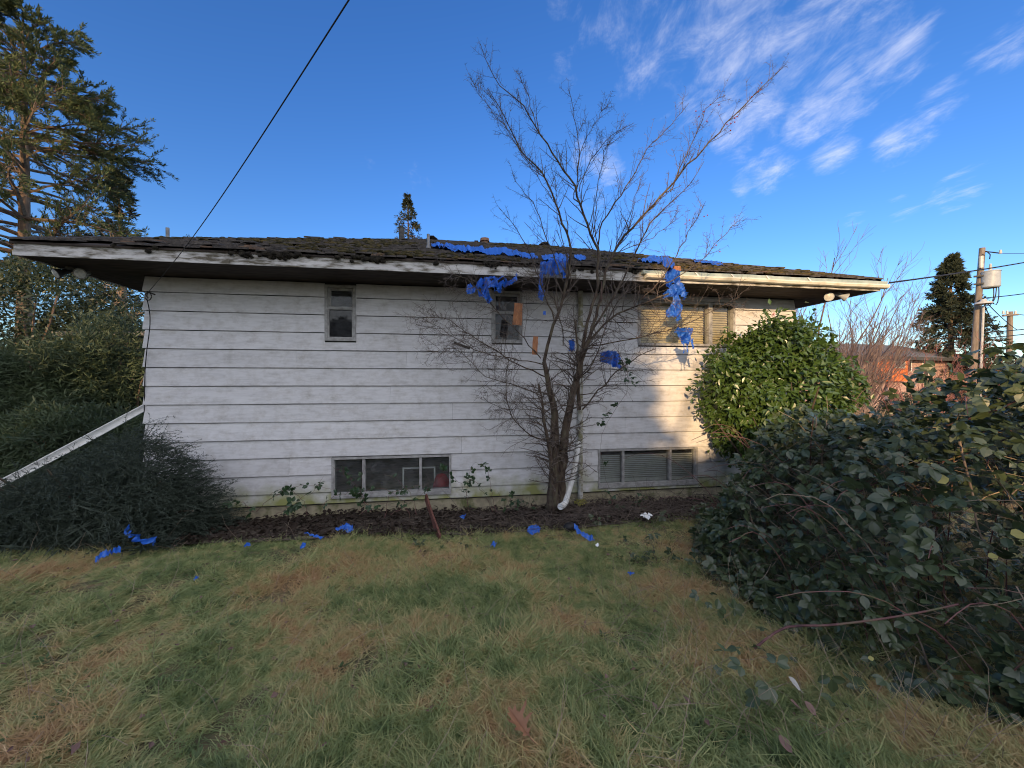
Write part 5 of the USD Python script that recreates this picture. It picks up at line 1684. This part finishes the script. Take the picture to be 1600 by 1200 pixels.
def leafy(name, label, base, r3, n, size, seed, m, cat='bush', group=None, flatn=.5, lobes=2.2, amp=.45, stems=7, lift=.0):
    """A broad bush or small tree: stems and leaf blades through a lumpy volume."""
    r_ = np.random.default_rng(seed)
    base, r3 = np.asarray(base, float), np.asarray(r3, float)
    x = thing(name, label, cat, base, group)
    ctr = base + [0, 0, r3[2] + lift]
    bp, br = grow(np.repeat([base], stems, 0) + r_.normal(0, .15, (stems, 3)) * [1, 1, 0], r_.normal(0, .4, (stems, 3)) * [1, 1, 0] + [0, 0, 1], np.full(stems, r3[2] * 1.6 + lift), np.full(stems, .03 + r3[2] * .012), r_, 8, .1, .02, .3)
    for k in range(min(stems, 6)):
        obj('stem', tubes(bp[k:k + 1], br[k:k + 1], 5), 'bark_brown', x)
    d = nrm(r_.normal(0, 1, (n, 3)))
    rad = 1 + amp * (meshkit.fbm(d * lobes + seed, 4, seed) - .5) * 2
    rr = rad * (1 - np.abs(r_.normal(0, .20, n)))
    P = ctr + d * r3 * rr[:, None]
    D = nrm(d * .6 + r_.normal(0, .6, (n, 3)) + [0, 0, -.15])
    Nn = nrm(d * .5 + r_.normal(0, .6, (n, 3)) + [0, 0, flatn])
    P[:, 2] = np.maximum(P[:, 2], base[2] + .02)
    V, F = diamonds(P, D, Nn, size[0] * r_.uniform(.6, 1.3, n), size[1] * r_.uniform(.6, 1.3, n))
    obj('foliage', (V, F), m, x, kind='stuff')
    return x


G = -.42
# tall pine at the far left
Yp = 14.5
conifer('tall_pine', 'tall spreading conifer with mossy yellow-green boughs at the far left edge', at(38, 640, Yp) * [1, 1, 0] + [0, 0, G], 15.6,
        lambda u: (6.2 * (1 - u) ** .55 * (1 if u > .3 else .75) + .3), 120, 3, 'conifer_needle', droop=-.05, elev=.10, cards=52, csize=(.15, .030), subs=20, trunk_r=.26, z0f=.36, upcard=.35, bare=.12)
lm_, rm_ = None, None
conifer('slender_conifer', 'slender conifer standing behind the left eave, right of the tall conifer', at(186, 640, 21) * [1, 1, 0] + [0, 0, G], 13.6, lambda u: 2.6 * (1 - u) ** .8 + .15, 100, 4, 'spruce_needle', droop=-.10, elev=-.05, cards=20, csize=(.20, .05), subs=11, trunk_r=.18, z0f=.12)
leafy('laurel_tree', 'olive-green broadleaf tree filling the left edge below the tall conifer', at(40, 640, 11) * [1, 1, 0] + [0, 0, G], (2.9, 1.8, 2.9), 26000, (.13, .055), 61, 'laurel_leaf', 'tree', lift=.2)
leafy('laurel_tree', 'olive-green broadleaf tree under the left eave, behind the feathery cedar', at(135, 640, 13) * [1, 1, 0] + [0, 0, G], (2.0, 1.6, 2.1), 22000, (.13, .055), 62, 'laurel_leaf', 'tree', lift=.4)
leafy('feathery_cedar', 'feathery green cedar bush next to the left wall corner', at(150, 640, 8.6) * [1, 1, 0] + [0, 0, G], (1.30, 1.0, 1.62), 32000, (.17, .024), 63, 'cedar_spray', lobes=2.4, amp=.85, flatn=.2)
leafy('feathery_cedar', 'feathery dark green cedar bush at the left edge above the dark shrub', at(30, 640, 8.0) * [1, 1, 0] + [0, 0, G], (1.8, 1.0, 1.45), 36000, (.17, .024), 64, 'cedar_spray', lobes=2.4, amp=.85, flatn=.2)
leafy('shade_bush', 'dark shaded bush between the cedars and the fallen gutter', at(110, 640, 6.9) * [1, 1, 0] + [0, 0, G], (2.0, .7, .78), 26000, (.15, .024), 65, 'cedar_spray', lobes=2.6, amp=.7)
# brown-trunked bare tree under the eave
bt = thing('brown_tree', 'brown tree trunk with bare tan branches seen between the left eave and the wall', 'tree', at(191, 640, 15) * [1, 1, 0] + [0, 0, G])
rng = np.random.default_rng(71)
b0 = at(191, 640, 15) * [1, 1, 0] + [0, 0, G]
tp = np.stack([b0[0] + .1 * np.sin(np.linspace(0, 3, 10)), np.full(10, b0[1]), np.linspace(G, 6.1, 10)], -1)
obj('trunk', tubes(tp[None], np.linspace(.30, .06, 10)[None], 10), 'bark_brown', bt, smooth=True)
Pk, Rk = tp[None], np.linspace(.3, .1, 10)[None]
a_ = spawn(Pk, Rk, 46, 1.1, .22, rng, .2, .95, .25)
p1, r1 = grow(a_[0], a_[1], a_[2], np.clip(a_[3], .02, .05), rng, 6, .14, .02, .3)
obj('branches', tubes(p1, r1, 5), 'dry_cane', bt, kind='stuff')
a_ = spawn(p1, r1, 9, .8, .45, rng, .2, 1, .5)
p2, r2 = grow(a_[0], a_[1], a_[2], np.clip(a_[3], .006, .015), rng, 5, .16, .0, .4)
obj('twigs', tubes(p2, r2, 3), 'dry_cane', bt, kind='stuff')
# low roof beyond the left corner
sr_ = thing('garden_shed', 'low shed with a dark mossy roof edge just left of the wall corner', 'shed', at(205, 600, 11.5) * [1, 1, 0] + [0, 0, G])
c0 = at(215, 521, 11.5)
bx1 = trimesh.creation.box([3.2, 2.4, c0[2] - .12 - G])
bx1.apply_translation([c0[0] - .2, c0[1] + 1.0, (G + c0[2] - .12) / 2])
obj('wall', bx1, 'metal_dark', sr_)
bx2 = trimesh.creation.box([3.7, 2.9, .12])
bx2.apply_translation([c0[0] - .2, c0[1] + 1.0, c0[2] - .058])
obj('roof', bx2, 'asphalt_roof', sr_)

# small conifer over the ridge
conifer('distant_conifer', 'small pointed conifer rising behind the middle of the roof', at(640, 640, 32) * [1, 1, 0] + [0, 0, G], 17.6, lambda u: 6.6 * (1 - u) ** 1.0 + .03, 62, 6, 'spruce_needle', droop=-.12, elev=-.05, cards=11, csize=(.20, .06), subs=7, trunk_r=.2, z0f=.72)
# right-hand conifer
conifer('right_spruce', 'broad dark spruce beside the utility pole on the right', at(1487, 640, 30) * [1, 1, 0] + [0, 0, G], 11.9, lambda u: 4.1 * (1 - u) ** .92 + .03, 200, 7, 'spruce_needle', droop=-.06, elev=-.02, cards=18, csize=(.26, .08), subs=11, trunk_r=.25, z0f=.06)


def bare_shrub(name, label, base, n, hgt, seed, m, spread=.5, lean=(0, 0), r=.03, lv2=9, lv3=7, cat='tree', group=None, l2=.42, up=.06, parts=12):
    r_ = np.random.default_rng(seed)
    base = np.asarray(base, float)
    x = thing(name, label, cat, base, group)
    D = r_.normal(0, spread, (n, 3)) * [1, 1, 0] + [lean[0], lean[1], 1]
    p1, r1 = grow(np.repeat([base], n, 0) + r_.normal(0, .25, (n, 3)) * [1, 1, 0], D, hgt * r_.uniform(.65, 1.05, n), np.full(n, r) * r_.uniform(.6, 1.2, n), r_, 9, .07, up, .2)
    for k in range(min(n, parts)):
        obj('stem', tubes(p1[k:k + 1], r1[k:k + 1], 6), m, x)
    if n > parts:
        obj('thin_stems', tubes(p1[parts:], r1[parts:], 4), m, x, kind='stuff')
    a_ = spawn(p1, r1, lv2, .55, l2, r_, .25, .98, .55, biasd=(0, 0, .2))
    p2, r2 = grow(a_[0], a_[1], a_[2], np.clip(a_[3], .004, .02), r_, 6, .09, up, .3)
    obj('branches', tubes(p2, r2, 4), m, x, kind='stuff')
    a_ = spawn(p2, r2, lv3, .55, .45, r_, .2, .98, .6, biasd=(0, 0, .15))
    p3, r3 = grow(a_[0], a_[1], a_[2], np.clip(a_[3], .0055, .009), r_, 4, .1, up, .5)
    obj('twigs', tubes(p3, r3, 3), m, x, kind='stuff')
    return x


def gb(px, Y):
    return at(px, 640, Y) * [1, 1, 0] + [0, 0, G]


bare_shrub('bare_tree', 'bare many-stemmed tree leaning right behind the camellia bush', gb(1318, 11.5), 14, 4.9, 81, 'bare_twig', .28, (.30, .1), .045, 9, 6)
bare_shrub('bare_tree', 'bare upright tree whose top shows above the right roof corner', gb(1272, 14), 6, 6.7, 82, 'bare_twig', .14, (0, .0), .05, 10, 6)
bare_shrub('bare_tree', 'thin bare tree behind the right eave lamps', gb(1345, 16), 16, 5.6, 83, 'bare_twig', .34, (.1, .0), .04, 12, 8)
bare_shrub('red_twig_shrub', 'reddish bare shrub in front of the neighbouring brick house', gb(1440, 13), 16, 2.9, 84, 'red_twig', .45, (.1, 0), .018, 7, 4, cat='shrub')
bare_shrub('red_twig_shrub', 'reddish bare shrub just left of the utility pole foot', gb(1490, 12), 18, 3.1, 85, 'red_twig', .4, (.15, 0), .016, 7, 4, cat='shrub')
bare_shrub('dry_brush', 'tan dry brush between the camellia bush and the brambles', gb(1370, 8.6), 60, 1.55, 86, 'dry_cane', .7, (.1, 0), .010, 6, 4, cat='brush', up=-.02)
bare_shrub('dry_brush', 'tan dry brush right of the first, under the brick house', gb(1440, 9.5), 50, 1.5, 87, 'dry_cane', .7, (0, 0), .010, 6, 4, cat='brush', up=-.02)
bare_shrub('dry_brush', 'tan dry brush behind the bramble thicket at the right edge', gb(1530, 8.2), 70, 1.6, 91, 'dry_cane', .7, (0, 0), .010, 7, 5, cat='brush', up=-.02)
leafy('weed_bank', 'low olive weeds behind the bramble thicket at the right edge', gb(1590, 7.4), (2.2, 1.2, .65), 12000, (.10, .05), 92, 'laurel_leaf')
leafy('dark_bush', 'rounded dark twiggy bush in front of the neighbouring brick house', gb(1422, 17), (1.3, .9, .78), 5000, (.12, .05), 88, 'yew_needle')
leafy('far_bush', 'pale brown bush at the right edge below the second utility pole', gb(1600, 30), (3.0, 2.0, 1.9), 9000, (.25, .12), 89, 'dry_leaf', cat='bush')
leafy('far_bush', 'brownish bush behind the utility pole foot', gb(1545, 33), (3.0, 2.0, 1.4), 8000, (.25, .12), 90, 'laurel_leaf', cat='bush')

# ------------------------------------------------------------------ neighbour's house on the right
Yn = 26.0
pL, pR = at(1318, 553, Yn), at(1512, 566, Yn + 4)
nb = thing('brick_house', 'neighbouring low brick house with a grey roof and an orange panelled bay', 'house', (pL[0], pL[1], G))
ux = nrm((pR - pL) * [1, 1, 0])
uy = np.array([-ux[1], ux[0], 0])
LN = float(np.linalg.norm((pR - pL)[:2])) + 1.2
ze = pL[2]


def nbox(a0, a1, b0, b1, z0, z1):
    c = np.array([pL * [1, 1, 0] + ux * a + uy * b + np.array([0, 0, z]) for a in (a0, a1) for b in (b0, b1) for z in (z0, z1)])
    m = trimesh.Trimesh(c, BOXF, process=False)
    m.fix_normals()
    return m


def npx(px):
    r = np.array([(px - CX) / FPX, 1.0])
    # intersection of the sight line with the front wall line
    A_ = np.array([[r[0], -ux[0]], [r[1], -ux[1]]])
    return float(np.linalg.solve(A_, pL[:2])[1])


obj('wall', nbox(-.5, LN, .5, 7, G, ze - .1), 'brick_far', nb)
rp = []
for a, b, z in ((-1, -.1, ze - .05), (LN + .6, -.1, ze - .05), (LN + .6, 7.6, ze - .05), (-1, 7.6, ze - .05), (2.4, 3.75, ze + 1.25), (LN - 2.6, 3.75, ze + 1.25)):
    rp.append(pL * [1, 1, 0] + ux * a + uy * b + np.array([0, 0, z]))
rp = np.array(rp)
lo = rp - [0, 0, .16]
obj('roof', (np.vstack([rp, lo]), F), 'asphalt_roof', nb)
obj('fascia', nbox(-1, LN + .6, -.16, -.102, ze - .30, ze - .06), 'metal_dark', nb)
pb = [npx(1374), npx(1391), npx(1422)]
obj('bay_panel', nbox(pb[0], pb[1] - .02, .30, .498, ze - 1.75, ze - .12), 'orange_paint', nb)
obj('bay_panel', nbox(pb[1], pb[2], .12, .499, ze - 1.85, ze - .12), 'orange_paint', nb)
for k in range(5):
    a = pb[1] + (pb[2] - pb[1]) * (k + .5) / 5
    obj('batten', nbox(a - .03, a + .03, .07, .119, ze - 1.85, ze - .95), 'orange_paint', nb)
w = UsdGeom.Xform.Define(stage, str(nb.GetPath()) + '/' + numbered(str(nb.GetPath()), 'window')).GetPrim()
a0, a1 = npx(1402), npx(1416)
obj('pane', nbox(a0, a1, .10, .118, ze - .85, ze - .30), 'interior', w)
fm = MB().add(nbox(a0 - .06, a0 - .001, .08, .118, ze - .9, ze - .25)).add(nbox(a1 + .001, a1 + .06, .08, .118, ze - .9, ze - .25)).add(nbox(a0, a1, .08, .118, ze - .299, ze - .25)).add(nbox(a0, a1, .08, .118, ze - .9, ze - .851))
obj('frame', fm.mesh(), 'gutter_green', w)
for xa, xb, dz in ((1340, 1350, 1.0), (1428, 1436, .75), (1455, 1463, 1.1)):
    w = UsdGeom.Xform.Define(stage, str(nb.GetPath()) + '/' + numbered(str(nb.GetPath()), 'window')).GetPrim()
    a0, a1 = npx(xa), npx(xb)
    obj('pane', nbox(a0, a1, .46, .498, ze - .3 - dz, ze - .3), 'metal_dark', w)
    obj('frame', MB().add(nbox(a0 - .07, a0 - .001, .44, .4985, ze - .36 - dz, ze - .24)).add(nbox(a1 + .001, a1 + .07, .44, .4985, ze - .36 - dz, ze - .24)).add(nbox(a0, a1, .44, .4985, ze - .299, ze - .24)).mesh(), 'white_pipe', w)

# ------------------------------------------------------------------ utility poles and wires
Yu = 20.0
up0, up1 = at(1515, 720, Yu), at(1533.5, 388, Yu)
pole = thing('utility_pole', 'tall grey wooden utility pole carrying a white transformer can', 'utility pole', (up0[0], up0[1], G))
up0[2] = G
obj('post', tubes(resample(np.array([up0, up1]), 6)[None], np.linspace(.165, .115, 6)[None], 12), 'grey_pole', pole, smooth=40)
tc_ = at(1546.5, 437, Yu - .25)
ht = 11.5 / FPX * Yu
obj('transformer', MB().add(cyl(tc_ - [0, 0, ht], tc_ + [0, 0, ht], .35)).add(cyl(tc_ + [0, 0, ht], tc_ + [0, 0, ht + .05], .37, .34)).add(cyl(tc_ - [0, 0, ht + .05], tc_ - [0, 0, ht], .30, .35)).mesh(), 'transformer', pole, smooth=40)
obj('bushing', MB().add(cyl(tc_ + [0, 0, ht + .05], tc_ + [0, 0, ht + .42], .07, .04)).mesh(), 'insulator', pole, smooth=40)
obj('bracket', MB().add(tube1([tc_ + [-.35, 0, .2], tc_ + [-.62, .2, .2]], .05)).add(tube1([tc_ + [-.35, 0, -.2], tc_ + [-.62, .2, -.2]], .05)).mesh(), 'metal_dark', pole)
a1 = at(1536, 393, Yu)
a2 = at(1562, 396, Yu - 1.0)
obj('arm', tube1([a1, a2], .03), 'metal_dark', pole)
obj('insulator', MB().add(cyl(a2 + [0, 0, -.02], a2 + [0, 0, .16], .06, .04)).mesh(), 'insulator', pole)
obj('insulator', MB().add(cyl(at(1532, 410, Yu - .2) - [0, 0, .3], at(1532, 410, Yu - .2) + [0, 0, .3], .09)).mesh(), 'insulator', pole)
lampc = at(1536, 472, Yu - .6)
obj('street_lamp', MB().add(cyl(lampc - [0, 0, .10], lampc, .34, .28)).add(cyl(lampc, lampc + [0, 0, .14], .14, .10)).mesh(), 'insulator', pole, smooth=40)
obj('lamp_arm', tube1([at(1528, 470, Yu), lampc + [0, 0, .1]], .035), 'metal_dark', pole)
obj('conduit', tube1([at(1536, 478, Yu - .3), at(1533, 560, Yu - .3), at(1531, 640, Yu - .3)], .05), 'insulator', pole)
for pts_ in (((1553, 430), (1556, 450), (1552, 470), (1540, 474)), ((1556, 432), (1560, 460), (1556, 476), (1545, 470)), ((1550, 440), (1552, 462), (1545, 478), (1530, 470)), ((1545, 405), (1546, 398), (1540, 393))):
    obj('jumper', tube1([at(a, b, Yu - .35) for a, b in pts_], .022, .022, 5, 10), 'cable', pole)

P2 = at(1577.5, 487, 33)
pole2 = thing('utility_pole', 'farther utility pole with a crossarm at the right edge', 'utility pole', (P2[0], P2[1], G))
obj('post', tubes(np.array([[[P2[0] - .1, P2[1], G], P2]]), np.array([[.20, .17]]), 10), 'grey_pole', pole2, smooth=40)
obj('crossarm', tube1([at(1566, 493.5, 32.8), at(1590, 491.5, 32.8)], .08), 'grey_pole', pole2)
for px in (1567, 1573, 1586):
    p = at(px, 491, 32.8)
    obj('insulator', cyl(p, p + np.array([0, 0, .3]), .09, .06), 'insulator', pole2)


def sagging(p, q, sag, n=18):
    return [p + (q - p) * t - np.array([0, 0, 4 * sag * t * (1 - t)]) for t in np.linspace(0, 1, n)]


W_ = [('house_drop_wire', 'thick black drop wire from the right roof corner past the utility pole', at(1389, 442, 6.35), at(1760, 375, 13), .10, .014),
      ('overhead_wire', 'overhead wire at the level of the street lamp on the utility pole', at(1532, 466, Yu), at(1720, 436, 16), .12, .022),
      ('overhead_wire', 'slanting wire from below the street lamp down to the far crossarm', at(1538, 470, Yu - .3), at(1588, 515, 30), .1, .022),
      ('overhead_wire', 'low wire below the far crossarm, upper of the pair', at(1530, 520, Yu), at(1700, 500, 22), .1, .025),
      ('overhead_wire', 'low wire below the far crossarm, lower of the pair', at(1530, 529, Yu), at(1700, 506, 22), .1, .025),
      ('overhead_wire', 'thin wire running right from the far crossarm', at(1588, 491, 32.8), at(1750, 500, 40), .2, .03),
      ('overhead_wire', 'steep guy wire from the street lamp down to the right', at(1537, 475, Yu - .3), at(1560, 524, Yu), .05, .02),
      ('overhead_wire', 'thin top wire leaving the pole arm towards the right', a2, at(1800, 370, 22), .3, .014)]
for nm, lb, p, q_, sg, r in W_:
    obj(nm, tube1(sagging(p, q_, sg), r, r, 5), 'cable', None, label=lb, cat='wire')

# ------------------------------------------------------------------ the garden behind the photographer (its trees shade the lawn)
def rs(r, s):
    """Position r metres right and s metres along the sunlight."""
    ray = -SUN_TO
    rt = np.array([ray[1], -ray[0]])
    return rt * r + ray * s


for k, (r, t, w, h, lb) in enumerate([(-3.15, -24, 2.7, 6.6, 'tall dense garden tree behind the photographer, nearest the clipped trees'), (-7.0, -25, 3.0, 7.2, 'tall dense garden tree in the middle of the row behind the photographer'),
                                      (-12.6, -24, 2.6, 3.7, 'lower dense garden tree at the far end of the row behind the photographer')]):
    p = rs(r, t)
    leafy('garden_tree', lb, (p[0], p[1], -.2), (w, w, h), 15000, (.62, .36), 100 + k, 'hedge_leaf', 'tree', amp=.22, lift=.3)
for k, (r, t, w, h, lb) in enumerate([(.6, -24, 2.1, 3.45, 'round low garden tree beside the tall trees behind the photographer'), (3.4, -24.5, 2.1, 3.6, 'second round low garden tree from the tall trees behind the photographer'),
                                      (6.4, -24, 2.3, 3.5, 'third round low garden tree from the tall trees behind the photographer'), (9.6, -24, 2.3, 3.6, 'round low garden tree farthest from the tall trees behind the photographer')]):
    p = rs(r, t)
    leafy('garden_tree', lb, (p[0], p[1], -.2), (w, 1.8, h), 9000, (.5, .3), 110 + k, 'hedge_leaf', 'tree', amp=.2)

# ------------------------------------------------------------------ things of one kind share a group
GROUPS = {'tarp_scrap': 'torn blue tarp scraps on the roof and in the tree', 'ground_tarp_scrap': 'blue tarp scraps lying on the ground', 'fallen_shingle': 'roof shingles caught in the thorny tree',
          'bramble': 'small brambles along the foundation and lawn edge', 'overhead_wire': 'overhead utility wires', 'utility_pole': 'wooden utility poles', 'paper_scrap': 'white paper scraps on the bed', 'fallen_leaf': 'single fallen leaves in the grass below the brambles',
          'laurel_tree': 'olive broadleaf trees at the left edge', 'feathery_cedar': 'feathery cedar bushes left of the house', 'bare_tree': 'bare trees behind the right end of the house', 'red_twig_shrub': 'reddish bare shrubs by the utility pole',
          'dry_brush': 'tan dry brush behind the brambles', 'far_bush': 'far bushes at the right edge', 'garden_tree': 'garden trees behind the photographer'}
for p_ in stage.GetPrimAtPath('/World').GetChildren():
    nm_ = p_.GetName()
    if nm_[-4:-3] == '_' and nm_[-3:].isdigit():
        nm_ = nm_[:-4]
    if nm_ in GROUPS:
        p_.SetCustomDataByKey('group', GROUPS[nm_])
